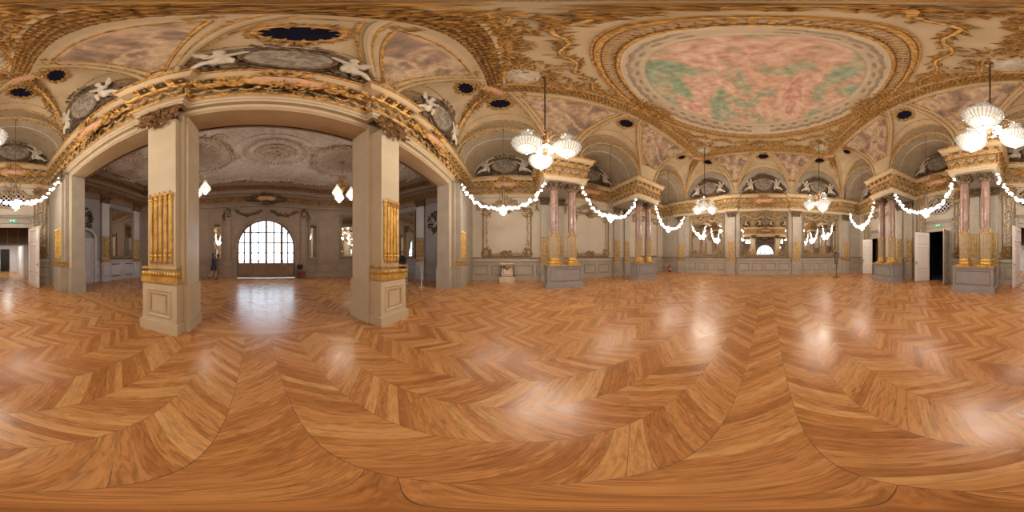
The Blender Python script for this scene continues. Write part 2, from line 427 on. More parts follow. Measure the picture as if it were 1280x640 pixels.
def foliage_blob(mb, c, ux, uy, n, rx, ry, count, L=0.15, rnd=None, dome=0.0):
    rnd = rnd or random
    c, ux, uy, n = Vector(c), Vector(ux), Vector(uy), Vector(n)
    for i in range(count):
        a = rnd.uniform(0, 2 * PI); r = math.sqrt(rnd.random())
        p = c + ux * rx * r * math.cos(a) + uy * ry * r * math.sin(a) + n * (dome * (1 - r * r) + rnd.uniform(0, 0.02))
        d = ux * math.cos(a + rnd.uniform(-0.8, 0.8)) + uy * math.sin(a + rnd.uniform(-0.8, 0.8))
        mb.leaf(p, d, n, L * rnd.uniform(0.6, 1.4), L * rnd.uniform(0.35, 0.6), rnd.uniform(0.05, 0.4))
def scroll(mb, c, ux, uy, n, r0, turns=1.4, rt=0.02, flip=1):
    c, ux, uy, n = Vector(c), Vector(ux), Vector(uy), Vector(n)
    pts = []
    N = int(12 * turns)
    for i in range(N + 1):
        t = i / N; a = 2 * PI * turns * t; r = r0 * (1 - 0.8 * t)
        pts.append(c + ux * r * math.cos(a) * flip + uy * r * math.sin(a) + n * (0.01 + 0.03 * t))
    mb.tube(pts, rt, 6, rf=lambda t: 1 - 0.4 * t)
    mb.ell((0, 0, 0), rt * 1.8, rt * 1.8, rt * 1.8, frame3(pts[-1], ux, uy, n), 6, 4)
# ================================================================ SETTING
TW = 0.3
# ---- floors
def plate(name, x0, x1, y0, y1, z, mat):
    m = MB(); m.box(x0, x1, y0, y1, z - 0.12, z); o = m.build(name, mat, smooth=False); struct(o); return o
plate('floor', XL, XR, YN, YF, 0, PARQ)
plate('floor', XL, XR, YB, YN, 0, STRIP)
plate('floor', BWX0 - 0.0, BWX1, BWY, YB, 0, PARQ2)
plate('floor', XR, 20.0, -3.0, YF, 0, PARQ)
plate('floor', -12, 10, -40, BWY, -0.05, CREST)

# ---- side walls with door openings
DOORS_R = [(-1.5, 0.2, 2.95), (4.05, 5.45, 2.95), (10.0, 11.1, 2.95)]
def wall_seg(name, W, s0, s1, z0, z1, openings, mat, t=TW):
    m = MB(); cuts = sorted(openings)
    s = s0
    for a, b, zt in cuts:
        m.box(s, a, -t, 0, z0, z1, W); m.box(a, b, -t, 0, zt, z1, W); s = b
    m.box(s, s1, -t, 0, z0, z1, W)
    o = m.build(name, mat, smooth=False); return struct(o)
ZW = 11.7
def W_of(side): 
    F = wallF(side)
    return lambda s, o, z: F(s, o, z)
wall_seg('wall_left', W_of('L'), YN - 0.6, YF + 0.3, 0, ZW, [], PANELP)
wall_seg('wall_right', W_of('R'), YN - 0.6, YF + 0.3, 0, ZW, DOORS_R, PANELP)
wall_seg('wall_far', W_of('F'), XL - 0.3, XR + 0.3, 0, ZW, [], GREY)
# wall above the arcade: lintel beam (z 4.95 up)
m = MB(); m.box(XL, XR, YB, YN, 4.95, ZW); struct(m.build('wall_near', CREAM, smooth=False))
# soffit facing with a bead
m = MB()
for (a, b) in ((-6.75, -3.0), (-2.25, 1.25), (2.15, 5.8)):
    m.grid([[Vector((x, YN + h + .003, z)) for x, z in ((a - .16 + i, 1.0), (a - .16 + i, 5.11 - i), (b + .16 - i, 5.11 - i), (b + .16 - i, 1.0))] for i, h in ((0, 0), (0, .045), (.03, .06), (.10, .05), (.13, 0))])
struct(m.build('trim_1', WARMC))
plate('ceiling', XL - 0.3, 21.0, -20.0 + 8.7, YF + 0.3, ZW + 0.12, CREAM)  # unseen slab over the vault, added to block sky light

# ---- mouldings swept round the hall on a stepped line
PATH = [(XL, YN), (XL, 1.55), (CL + 0.05, 1.55), (CL + 0.05, 3.35), (XL, 3.35), (XL, 6.95), (CL + 0.05, 6.95), (CL + 0.05, 8.75), (XL, 8.75),
        (XL, YF), (-8.35, YF), (-8.35, YF - .16), (-7.0, YF - .16), (-7.0, YF), (-3.4, YF), (-3.4, YF - .16), (-2.55, YF - .16), (-2.55, YF),
        (1.85, YF), (1.85, YF - .16), (2.7, YF - .16), (2.7, YF), (6.1, YF), (6.1, YF - .16), (7.4, YF - .16), (7.4, YF),
        (XR, YF), (XR, 8.25), (CR - 0.02, 8.25), (CR - 0.02, 6.55), (XR, 6.55), (XR, 2.95), (CR - 0.02, 2.95), (CR - 0.02, 1.15), (XR, 1.15),
        (XR, YN), (5.85, YN), (5.85, YN), (2.12, YN), (2.12, YN + .2), (1.28, YN + .2), (1.28, YN), (-2.22, YN), (-2.22, YN + .2), (-3.06, YN + .2), (-3.06, YN), (-6.7, YN)]
_p = []
for q in PATH:
    if not _p or (Vector(q) - Vector(_p[-1])).length > 1e-4: _p.append(q)
PATH = [q for i, q in enumerate(_p) if not ((abs(_p[i-1][0]-q[0]) < 1e-6 and abs(_p[(i+1) % len(_p)][0]-q[0]) < 1e-6) or (abs(_p[i-1][1]-q[1]) < 1e-6 and abs(_p[(i+1) % len(_p)][1]-q[1]) < 1e-6))]
def inward(i, off):
    n = len(PATH); p = Vector(PATH[i]); a = Vector(PATH[i-1]); b = Vector(PATH[(i+1) % n])
    d1 = (p - a).normalized(); d2 = (b - p).normalized()
    # clockwise walk seen from above: inside lies to the right of travel
    n1 = Vector((d1.y, -d1.x)); n2 = Vector((d2.y, -d2.x))
    k = (n1 + n2)
    if k.length < 1e-6: return p + n1 * off
    return p + k * (off / max(0.35, (1 + n1.dot(n2))))
def sweep(mb, prof):
    rows = []
    for off, z in prof:
        rows.append([Vector((*inward(i, off), z)) for i in range(len(PATH))])
    mb.grid(rows, False, True)
# architrave
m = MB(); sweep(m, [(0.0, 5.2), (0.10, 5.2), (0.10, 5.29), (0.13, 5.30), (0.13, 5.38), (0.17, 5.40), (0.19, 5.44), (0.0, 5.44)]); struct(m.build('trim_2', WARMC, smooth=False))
m = MB(); sweep(m, [(0.185, 5.40), (0.215, 5.43), (0.215, 5.47), (0.13, 5.49)]); sweep(m, [(0.13, 5.98), (0.21, 6.0), (0.24, 6.04), (0.21, 6.08), (0.14, 6.09)]); sweep(m, [(0.40, 6.52), (0.45, 6.54), (0.46, 6.57), (0.43, 6.60)])
struct(m.build('trim_3', GOLD))
m = MB(); sweep(m, [(0.1, 5.44), (0.1, 6.02)]); struct(m.build('trim_4', FRIEZE, smooth=False))
m = MB(); sweep(m, [(0.14, 6.08), (0.14, 6.30), (0.34, 6.32), (0.34, 6.42), (0.40, 6.50), (0.42, 6.60), (0.40, 6.64), (0.34, 6.66), (0.30, ZC), (-0.2, ZC)]); struct(m.build('trim_5', CREAM, smooth=False))
# modillions, swags and leaf tips along the entablature
md = MB(); sw = MB(); lf = MB(); dk = MB()
for i in range(len(PATH)):
    a = inward(i, 0.13); b = inward((i + 1) % len(PATH), 0.13); d = b - a; Ls = d.length
    if Ls < 0.12: continue
    d.normalize(); nn = Vector((d.y, -d.x))
    F = lambda s, o, z, a=a, d=d, nn=nn: Vector((a.x + d.x * s + nn.x * o, a.y + d.y * s + nn.y * o, z))
    n = max(1, round(Ls / 0.42)); st = Ls / n
    for k in range(n + (0 if Ls > 0.5 else 0)):
        s = st * (k + 0.5)
        # scroll bracket + acanthus under it
        md.hexa([F(s - .055, 0, 6.12), F(s + .055, 0, 6.12), F(s - .055, .04, 6.12), F(s + .055, .04, 6.12), F(s - .07, 0, 6.31), F(s + .07, 0, 6.31), F(s - .07, .23, 6.31), F(s + .07, .23, 6.31)])
        md.ell((s, .17, 6.26), .06, .06, .06, F, 8, 5)
        if st > 0.25:
            dk.box(s + st / 2 - .07, s + st / 2 + .07, 0.03, 0.17, 6.27, 6.315, F)
            md.ell((s + st / 2, .1, 6.27), .035, .035, .03, F, 6, 4)
        # swag in the frieze
        pts = [F(s - st * .46 + st * .92 * t / 8, 0.03, 5.92 - 0.24 * math.sin(PI * t / 8)) for t in range(9)]
        sw.tube(pts, 0.028, 5, rf=lambda t: 0.5 + 0.9 * math.sin(PI * t))
        for t in range(1, 8):
            lf.leaf(pts[t], Vector((d.x * (t - 4) * .3, d.y * (t - 4) * .3, -1)), Vector((nn.x, nn.y, 0)), 0.10, 0.06, 0.3)
        lf.leaf(F(s, .03, 5.52), Vector((0, 0, 1)), Vector((nn.x, nn.y, 0)), 0.17, 0.10, 0.2)
        for e in (-1, 1):
            lf.leaf(F(s, .02, 5.52), Vector((d.x * e, d.y * e, .8)), Vector((nn.x, nn.y, 0)), 0.14, 0.07, 0.2)
            lf.leaf(F(s + st * .48 * e, .03, 5.95), Vector((-d.x * e * .5, -d.y * e * .5, -1)), Vector((nn.x, nn.y, 0)), 0.2, 0.08, 0.2)
struct(md.build('trim_6', GOLD)); struct(sw.build('trim_7', CREAM)); struct(lf.build('trim_8', GOLD)); struct(dk.build('trim_9', BRONZE, smooth=False))
# block behind each column pair carrying the entablature
m = MB()
for x0, x1, y0, y1 in ((XL, CL + 0.05, 1.55, 3.35), (XL, CL + 0.05, 6.95, 8.75), (CR - 0.02, XR, 1.15, 2.95), (CR - 0.02, XR, 6.55, 8.25)):
    m.box(x0, x1, y0, y1, 5.2, 6.64)
struct(m.build('trim_10', GREY, smooth=False))

# ---- vault
def lun(u, s, a=2.6, b=0.82):
    if abs(s) >= 1: return 0.0
    return ZC + (a + b * (1 - u * u)) * math.sqrt(1 - s * s)
LUN = []   # (side, centre, half width)
for c, h in ((-0.45, 2.05), (5.1, 2.15), (10.75, 2.1)): LUN.append(('L', c, h))
for c, h in ((-0.7, 2.0), (4.75, 2.0), (10.3, 2.15)): LUN.append(('R', c, h))
for c, h in ((-4.95, 2.1), (-0.35, 2.1), (4.15, 2.05)): LUN.append(('F', c, h))
for c, h in ((-4.85, 1.95), (-0.47, 1.95), (3.95, 1.95)): LUN.append(('N', c, h))
def uside(side, x, y):
    return {'L': (BX0 - x) / (BX0 - CL), 'R': (x - BX1) / (CR - BX1), 'F': (y - BY1) / (YF - BY1), 'N': (BY0 - y) / (BY0 - YN)}[side]
def zcore(x, y, only_cove=False):
    us = {s: uside(s, x, y) for s in 'LRFN'}
    u = min(1.0, max(0.0, max(us.values())))
    z = ZC + (ZT - ZC) * math.sqrt(max(0, 1 - u * u))
    if only_cove: return z
    for side, c, h in LUN:
        uu = us[side]
        if uu > 0:
            s = ((y if side in 'LR' else x) - c) / h
            z = max(z, min(lun(min(uu, 1), s), ZT))
    return z
def P3(x, y, off=0.0):
    z = zcore(x, y)
    if off:
        e = 0.03
        n = Vector((zcore(x + e, y) - zcore(x - e, y), zcore(x, y + e) - zcore(x, y - e), -2 * e)).normalized()
        return Vector((x, y, z)) + n * off
    return Vector((x, y, z))
def N3(x, y, e=0.05):
    return Vector((zcore(x + e, y) - zcore(x - e, y), zcore(x, y + e) - zcore(x, y - e), -2 * e)).normalized()
STEP = 0.075
nx = int((CR - CL) / STEP); ny = int((YF - YN) / STEP)
m = MB(); idx = {}
for i in range(nx + 1):
    for j in range(ny + 1):
        x = CL + (CR - CL) * i / nx; y = YN + (YF - YN) * j / ny
        idx[i, j] = len(m.v); m.v.append((x, y, zcore(x, y)))
for i in range(nx):
    for j in range(ny):
        x = CL + (CR - CL) * (i + .5) / nx; y = YN + (YF - YN) * (j + .5) / ny
        if (x - CX) ** 2 + (y - CY) ** 2 < 3.95 ** 2: continue
        m.f.append((idx[i, j], idx[i, j + 1], idx[i + 1, j + 1], idx[i + 1, j]))
struct(m.build('ceiling', CREAM, norm=False, ang=30))
# niches over the side bays: barrel vaults running back to the wall, arch faces, soffits
NICHE = {'L': [(-0.45, 1.95), (5.15, 1.8), (10.85, 2.05)], 'R': [(-0.75, 1.85), (4.75, 1.75), (10.6, 2.3)]}
def nz(c, h, s): 
    q = (s - c) / h
    return ZC + 1.75 * math.sqrt(max(0, 1 - q * q)) if abs(q) < 1 else ZC
mv = MB(); mg = MB(); mc = MB(); rv_ = random.Random(41)
for side in 'LR':
    cl, xw = (CL, XL) if side == 'L' else (CR, XR)
    for c, h in NICHE[side]:
        ss = [c + h * math.cos(PI * (1 - k / 40)) for k in range(41)]
        mv.grid([[Vector((x, s, nz(c, h, s))) for s in ss] for x in (cl, cl + (xw - cl) * .5, xw)])
        # arch face from the niche edge up to the vault edge
        for k in range(40):
            a, b = ss[k], ss[k + 1]
            mv.quad(Vector((cl, a, nz(c, h, a))), Vector((cl, b, nz(c, h, b))), Vector((cl, b, max(zcore(cl, b), nz(c, h, b)) + .02)), Vector((cl, a, max(zcore(cl, a), nz(c, h, a)) + .02)))
        sg = 1 if side == 'L' else -1
        for rr, t, mm, dx in ((0.02, .05, mg, 0.02), (0.16, .035, mc, 0.03), (0.30, .045, mg, 0.02), (.42, .022, mg, .02)):
            pts = [Vector((cl + sg * dx, c + (h + rr) * math.cos(a), ZC + (1.75 + rr) * math.sin(a))) for a in [PI * k / 40 for k in range(41)]]
            mm.tube(pts, t, 6)
        pts = [Vector((cl + sg * .02, c + (h + .23) * math.cos(a), ZC + (1.75 + .23) * math.sin(a))) for a in [.06 + (PI - .12) * k / 40 for k in range(41)]]
        vine(mg, pts, (sg, 0, 0), .09, .10, .06, rv_, 0)
        for xx, rr, t, mm in ((0.25, -.03, .03, mc), (0.45, -.03, .02, mg), (0.9, -.03, .02, mg), (0.97, -.06, .06, mc)):
            pts = [Vector((cl + (xw - cl) * xx, c + (h + rr) * math.cos(a), ZC + (1.75 + rr) * math.sin(a))) for a in [PI * k / 40 for k in range(41)]]
            mm.tube(pts, t, 6)
    # wall faces between the niches above the columns
    lims = sorted([(c - h, c + h) for c, h in NICHE[side]])
    gaps = [(YN, lims[0][0]), (lims[0][1], lims[1][0]), (lims[1][1], lims[2][0]), (lims[2][1], YF)]
    for a, b in gaps:
        n = 14
        for k in range(n):
            s0, s1 = a + (b - a) * k / n, a + (b - a) * (k + 1) / n
            mv.quad(Vector((cl, s0, ZC - .1)), Vector((cl, s1, ZC - .1)), Vector((cl, s1, zcore(cl, s1) + .02)), Vector((cl, s0, zcore(cl, s0) + .02)))
        # cornice floor behind
        mv.quad(Vector((cl, a, ZC)), Vector((cl, b, ZC)), Vector((xw, b, ZC)), Vector((xw, a, ZC)))
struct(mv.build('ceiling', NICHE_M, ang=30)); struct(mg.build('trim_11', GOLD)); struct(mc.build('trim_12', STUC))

# ---- ribs that follow the edges of the lunette vaults + spandrel paintings
def sxy(side, s, u):
    if side == 'L': return (BX0 - u * (BX0 - CL), s)
    if side == 'R': return (BX1 + u * (CR - BX1), s)
    if side == 'F': return (s, BY1 + u * (YF - BY1))
    return (s, BY0 - u * (BY0 - YN))
def cut(u, h):
    r = (ZT - ZC) * math.sqrt(max(0, 1 - u * u)) / (2.6 + 0.82 * (1 - u * u))
    return h * math.sqrt(max(0, 1 - r * r))
rib = MB(); rib2 = MB()
for side, c, h in LUN:
    order = sorted([l for l in LUN if l[0] == side], key=lambda l: l[1]); k = [l[1] for l in order].index(c)
    for sg in (-1, 1):
        corner = (k == 0 and sg < 0) or (k == 2 and sg > 0)
        if corner: continue
        pc = []; pg = []; pg2 = []
        for q in range(31):
            u = 0.12 + (0.99 - 0.12) * q / 30
            s = cut(u, h)
            x, y = sxy(side, c + sg * (s + 0.05), u); n = N3(x, y)
            base = Vector((x, y, zcore(x, y, True)))
            pc.append(base + n * 0.02)
            x2, y2 = sxy(side, c + sg * (s + 0.16), u); pg.append(Vector((x2, y2, zcore(x2, y2, True))) + Vector((0, 0, -.02)))
            x3, y3 = sxy(side, c + sg * max(0.0, s - 0.10), u); pg2.append(Vector((x3, y3, zcore(x3, y3))) + Vector((0, 0, -.01)))
        rib.tube(pc, 0.07, 8); rib2.tube(pg, 0.03, 6); rib2.tube(pg2, 0.028, 6)
        # inner thin line on the lunette vault
        pl = [P3(*sxy(side, c + sg * h * 0.93 * (0.15 + 0.85 * (q / 20)), 0.35 + 0.62 * (q / 20) ** 1.5), 0.01) for q in range(21)]
        rib2.tube(pl, 0.016, 5)
    # transverse arch lines
    for uu, t in ((0.97, 0.04), (0.80, 0.018)):
        pl = [P3(*sxy(side, c + h * 0.985 * math.cos(PI * q / 36), uu), 0.01) for q in range(37)]
        rib2.tube(pl, t, 6)
struct(rib.build('trim_13', CREAM)); struct(rib2.build('trim_14', GOLD))
SPAN = []
for side in 'LRFN':
    o = sorted([l for l in LUN if l[0] == side], key=lambda l: l[1])
    for a, b in ((o[0], o[1]), (o[1], o[2])): SPAN.append((side, a, b))
side_words = {'L': 'the panelled side wall with the pedestal', 'R': 'the wall with the white doors', 'F': 'the mirror wall', 'N': 'the big archway'}
pos_words = {('L', 0): 'over the column pair nearest the pedestal', ('L', 1): 'over the far column pair, pedestal side', ('R', 0): 'over the near column pair, white door side',
             ('R', 1): 'over the far column pair on the white door side', ('F', 0): 'left of the middle lunette on the mirror wall', ('F', 1): 'right of the middle lunette on the mirror wall',
             ('N', 0): 'over the square pillar right of the window archway', ('N', 1): 'over the square pillar left of the window archway'}
cnt = {}
for side, a, b in SPAN:
    k = cnt.get(side, 0); cnt[side] = k + 1
    rows = []; NU = 26; NS = 18; edge = []
    u0, u1 = 0.24, 0.93
    for q in range(NU + 1):
        u = u0 + (u1 - u0) * q / NU
        s0 = a[1] + cut(u, a[2]) + 0.36; s1 = b[1] - cut(u, b[2]) - 0.36
        if s1 - s0 < 0.06: mmid = (s0 + s1) / 2; s0, s1 = mmid - 0.03, mmid + 0.03
        # leave a cream margin and a cream band in the middle on the arcade side
        row = []
        for t in range(NS + 1):
            s = s0 + (s1 - s0) * t / NS; x, y = sxy(side, s, u)
            row.append(Vector((x, y, zcore(x, y, True))) + N3(x, y) * 0.02)
        rows.append(row)
    ctr = sum(rows[NU // 2], Vector()) / (NS + 1)
    th = thing('spandrel_painting', 'rose cloud painting in the vault ' + pos_words[side, k], 'painting', tuple(ctr), 0, 'spandrel paintings of the vault')
    mm = MB(); mm.grid([[p - ctr for p in r] for r in rows]); mm.build('canvas', PAINT2, th, norm=False)
    fr = MB(); loop = rows[0] + [r[-1] for r in rows[1:]] + rows[-1][::-1][1:] + [r[0] for r in rows[::-1]][1:-1]
    fr.tube([p - ctr for p in loop], 0.035, 6, closed=True)
    for e in (0, -1):
        p = rows[0][e] - ctr; n = N3(*rows[0][e].xy) ; foliage_blob(fr, p, Vector((1, 0, 0)), Vector((0, 1, 0)), n, .16, .16, 16, .13)
    p = rows[-1][NS // 2] - ctr; foliage_blob(fr, p, Vector((1, 0, 0)), Vector((0, 1, 0)), N3(*rows[-1][NS // 2].xy), .22, .22, 26, .15)
    fr.build('gilt_frame', GOLD, th)
# ---- gilded leaf band round the square field
bd = MB(); bl = MB(); bc = MB(); bk = MB()
def band(p0, p1, side_n):
    p0, p1 = Vector((*p0, 0)), Vector((*p1, 0)); d = (p1 - p0); Ls = d.length; d.normalize(); sd = Vector((side_n[0], side_n[1], 0)); dn = Vector((0, 0, -1))
    F = frame3((p0.x, p0.y, ZT), d, sd, dn)
    for o0, o1, h, mm in ((-0.30, -0.24, .07, bc), (0.24, 0.30, .07, bc), (-0.36, -0.30, .04, bd), (.30, .40, .06, bc), (.42, .46, .05, bd)):
        mm.hexa([F(0, o0, -.05), F(Ls, o0, -.05), F(0, o1, -.05), F(Ls, o1, -.05), F(0, o0, h), F(Ls, o0, h), F(0, o1, h), F(Ls, o1, h)])
    bk.hexa([F(0, -.24, -.03), F(Ls, -.24, -.03), F(0, .24, -.03), F(Ls, .24, -.03), F(0, -.24, .015), F(Ls, -.24, .015), F(0, .24, .015), F(Ls, .24, .015)])
    n = int(Ls / 0.15)
    for k in range(n):
        for r in range(4):
            s = Ls * (k + .5 * (r % 2) + .25) / n
            p = F(s, -0.18 + 0.12 * r, .02)
            bl.leaf(p, d + sd * random.uniform(-.15, .15), dn, 0.17, 0.15, 0.4)
z_ = ZT
band((BX0, BY0), (BX1, BY0), (0, -1)); band((BX0, BY1), (BX1, BY1), (0, 1)); band((BX0, BY0), (BX0, BY1), (-1, 0)); band((BX1, BY0), (BX1, BY1), (1, 0))
struct(bk.build('trim_42', GOLDD, smooth=False)); struct(bd.build('trim_15', GOLD, smooth=False)); struct(bl.build('trim_16', GOLD)); struct(bc.build('trim_17', CREAM, smooth=False))

# ---- round painting with coffered ring
t = thing('ceiling_painting', 'huge round pink and green cloud painting sunk in the ceiling', 'painting', (CX, CY, ZT))
m = MB(); N = 96
rows = []
for r in [0.001, .6, 1.2, 1.8, 2.4, 3.0, 3.32]:
    rows.append([Vector((r * math.cos(2 * PI * k / N), r * math.sin(2 * PI * k / N), 0.55 + 0.12 * (1 - (r / 3.32) ** 2))) for k in range(N)])
m.grid(rows, False, True); m.build('painted_disc', PAINT, t, norm=False)
m = MB(); m.lathe([(3.32, .56), (3.36, .50), (3.42, .52), (3.46, .50)], n=N, cap=False); m.lathe([(3.46, .50), (3.84, 0.02), (3.90, -.03), (3.96, -.03)], n=N, cap=False); m.build('coffered_ring', COFFER, t)
m = MB()
def ringpt(r): return 0.50 - (r - 3.46) / 0.38 * 0.48
for k in range(72):
    a = 2 * PI * k / 72
    if k % 18 in (0, 17, 1): continue
    for (r, sa, sr) in (((3.56 + (0.16 if k % 2 else 0)), .10, .055),) if k % 2 else ((3.55, .085, .04), (3.76, .085, .045)):
        cx, cy, cz = r * math.cos(a), r * math.sin(a), ringpt(r)
        er = Vector((math.cos(a), math.sin(a), -1.26)).normalized(); ta = Vector((-math.sin(a), math.cos(a), 0)); nn = er.cross(ta)
        if nn.z > 0: nn = -nn
        F = frame3(Vector((cx, cy, cz)) + nn * .004, ta, er, nn)
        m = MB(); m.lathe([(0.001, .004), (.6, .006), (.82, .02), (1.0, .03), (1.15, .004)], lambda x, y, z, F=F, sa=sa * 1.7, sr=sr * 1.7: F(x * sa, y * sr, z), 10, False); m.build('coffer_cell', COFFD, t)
m = MB()
for r, tt in ((3.98, .05), (4.40, .075), (4.50, .03)):
    m.tube([Vector((r * math.cos(2 * PI * k / N), r * math.sin(2 * PI * k / N), -.03)) for k in range(N)], tt, 8, closed=True, up=(0, 0, 1))
m.build('gilt_ring', GOLD, t)
m = MB(); m.lathe([(4.0, -.02), (4.2, .03), (4.38, -.02)], n=N, cap=False); m.build('ring_channel', GOLDD, t)
m = MB()
for k in range(180):
    a = 2 * PI * k / 180
    for r in (4.10, 4.25):
        F = frame3((r * math.cos(a), r * math.sin(a), -.02), (math.cos(a), math.sin(a), 0), (-math.sin(a), math.cos(a), 0), (0, 0, 1)); m.ell((0, 0, 0), .075, .045, .05, F, 6, 4)
m.build('gilt_beading', GOLD, t)

# ---- foliage on the flat field and the corners
fo = MB(); rnd = random.Random(11)
dn = Vector((0, 0, -1)); EX = Vector((1, 0, 0)); EY = Vector((0, 1, 0))
mids = [(CX, BY0 + .50, 1.5, .5), (CX, BY1 - .6, 1.3, .5), (BX0 + .55, CY, .45, 1.3), (BX1 - .55, CY, .45, 1.3)]
for x, y, rx, ry in mids:
    foliage_blob(fo, (x, y, ZT), EX, EY, dn, rx, ry, 200, .24, rnd, 0.10)
    for e in (-1, 1):
        if rx > ry: vine(fo, [(x + e * rx * .6, y, ZT), (x + e * 2.2, y - (0.15 if y < 3 else -.1), ZT - .02), (x + e * 3.1, y, ZT)], dn, .3, .2, .04, rnd)
        else: vine(fo, [(x, y + e * ry * .6, ZT), (x, y + e * 2.2, ZT - .02), (x, y + e * 3.1, ZT)], dn, .3, .2, .04, rnd)
corners = [(BX0, BY0, 1, 1), (BX1, BY0, -1, 1), (BX1, BY1, -1, -1), (BX0, BY1, 1, -1)]
for x, y, ex, ey in corners:
    # foliage masses inside the corner of the flat field, around a pale shell
    for (ax, ay, n_) in ((1.6, .5, 80), (.5, 1.6, 80), (1.2, 1.2, 50), (2.4, .4, 40), (.4, 2.4, 40)):
        foliage_blob(fo, (x + ex * ax, y + ey * ay, ZT), EX, EY, dn, .55, .35 if ax > ay else .55, n_, .2, rnd, .08)
    # wandering vine round the circle
    a0 = math.atan2(y - CY, x - CX)
    pts = []
    for k in range(25):
        a = a0 - .62 + 1.24 * k / 24; r = 4.95 + .12 * math.sin(k * 1.3)
        pts.append(Vector((CX + r * math.cos(a), CY + r * math.sin(a), ZT - .02)))
    vine(fo, pts, dn, .22, .22, .06, rnd, stem=.05)
    for a_ in (-.5, .5):
        pts = [(x + ex * (2.3 + .3 * k) if a_ > 0 else x + ex * .5, y + ey * .5 if a_ > 0 else y + ey * (2.3 + .3 * k), ZT - .01) for k in range(4)]
        vine(fo, pts, dn, .25, .18, .04, rnd)
# diagonal foliage bands down the corners of the vault
for x, y, cx_, cy_ in ((BX0, BY0, CL, YN), (BX1, BY0, CR, YN), (BX1, BY1, CR, YF), (BX0, BY1, CL, YF)):
    pts = []; ups = []
    for k in range(15):
        t_ = 0.10 + 0.88 * k / 14; xx = x + (cx_ - x) * t_; yy = y + (cy_ - y) * t_
        pts.append(P3(xx, yy) + Vector((0, 0, -.06))); ups.append(Vector((xx - cx_ * 1.0 - (x - cx_) * -.2, 0, 0)) * 0 + Vector(((x - cx_), (y - cy_), -2.2)).normalized())
    vine(fo, pts, ups, .46, .24, .016, rnd, stem=.10)
# zenith side strips along every gilded band
for (p, q, ax) in (((BX0 + .4, BY0 + .42), (BX1 - .4, BY0 + .42), 0), ((BX0 + .4, BY1 - .42), (BX1 - .4, BY1 - .42), 0), ((BX0 + .42, BY0 + .5), (BX0 + .42, BY1 - .5), 1), ((BX1 - .42, BY0 + .5), (BX1 - .42, BY1 - .5), 1)):
    pts = [Vector((p[0] + (q[0] - p[0]) * k / 30, p[1] + (q[1] - p[1]) * k / 30, ZT)) + (EY if ax == 0 else EX) * .07 * math.sin(k * 1.1) for k in range(31)]
    vine(fo, pts, dn, .2, .13, .07, rnd, stem=.02)
struct(fo.build('trim_18', GOLD))
# ================================================================ BACK ROOM SHELL
BZ = 6.7
def seg_wall(name, p0, p1, z0, z1, mat, hole=None):
    p0, p1 = Vector(p0), Vector(p1); d = (p1 - p0); Ls = d.length; d.normalize(); n = Vector((-d.y, d.x))
    F = lambda s, o, z: Vector((p0.x + d.x * s + n.x * o, p0.y + d.y * s + n.y * o, z))
    m = MB()
    m.box(-.2, Ls + .2, -.3, 0, z0, z1, F)
    return struct(m.build(name, mat, smooth=False)), F, Ls
# inside lies to the left of travel
CA, CB = (3.3, BWY), (-4.4, BWY)
_, FBR, LBR = seg_wall('wall_back_right', (BWX1, -9.3), (BWX1, YB + .02), 0, ZW, COOL)   # long wall right of the archway
_, FBL, LBL = seg_wall('wall_back_left', (BWX0, YB + .02), (BWX0, -9.3), 0, ZW, COOL)
_, FC1, LC1 = seg_wall('wall_canted_left', (BWX0, -9.3), CB, 0, ZW, TAUPE)
_, FC2, LC2 = seg_wall('wall_canted_right', CA, (BWX1, -9.3), 0, ZW, TAUPE)
# window wall: arched opening centred at -0.7
WX, WR, WZ0, WZS = -0.7, 1.98, 0.98, 2.05
def arch_z(x): 
    q = abs(x - WX) / WR
    return WZS + 1.95 * math.sqrt(max(0, 1 - q * q)) if q < 1 else WZ0
FW = lambda s, o, z: Vector((s, BWY + o, z))
m = MB()
m.box(CB[0] - .3, WX - WR, -.4, 0, 0, ZW, FW); m.box(WX + WR, CA[0] + .3, -.4, 0, 0, ZW, FW)
xs = [WX - WR * math.cos(PI * k / 40) for k in range(41)]
for k in range(40):
    a, b = xs[k], xs[k + 1]
    m.hexa([FW(a, -.4, arch_z(a) if k else WZS), FW(b, -.4, arch_z(b)), FW(a, 0, arch_z(a) if k else WZS), FW(b, 0, arch_z(b)), FW(a, -.4, ZW), FW(b, -.4, ZW), FW(a, 0, ZW), FW(b, 0, ZW)])
struct(m.build('wall_window', TAUPE, smooth=False))
win = thing('window_1', None, None, (WX, BWY - .2, 0)); win['kind'] = 'structure'
m = MB(); R = WR
def az(x): return WZS + 1.95 * math.sqrt(max(0, 1 - (x / WR) ** 2))
# leaf panels below the glass
m.box(-R, R, -.04, .04, 0, WZ0)
fw = MB()
for a, b in ((-R, -1.12), (-1.02, -.04), (.04, 1.02), (1.12, R)):
    fw.rectmould(a + .06, b - .06, .14, WZ0 - .12, [(0, .04), (.02, .07), (.05, .07), (.07, .045)], ID)
m2 = MB()
for x, t in ((-1.07, .09), (0, .075), (1.07, .09), (-R + .05, .06), (R - .05, .06)):
    zt = az(min(abs(x) + .0, R - .05))
    m2.box(x - t, x + t, -.05, .07, WZ0, zt)
m2.box(-R, R, -.06, .08, WZ0 - .06, WZ0 + .04)
m2.tube([Vector((R * .985 * math.cos(PI * k / 40), 0, WZS + 1.93 * math.sin(PI * k / 40))) for k in range(41)], .07, 6)
m3 = MB()
for x in (-1.5, -.53, .53, 1.5): m3.box(x - .045, x + .045, -.02, .03, WZ0, az(x))
for z in (1.72, 2.42, 3.12):
    q = R * math.sqrt(max(0, 1 - (max(0, z - WZS) / 1.95) ** 2)); m3.box(-q, q, -.02, .03, z - .042, z + .042)
m.build('lower_panel', BROWN, win, smooth=False); fw.build('panel_moulding', BROWN, win, smooth=False)
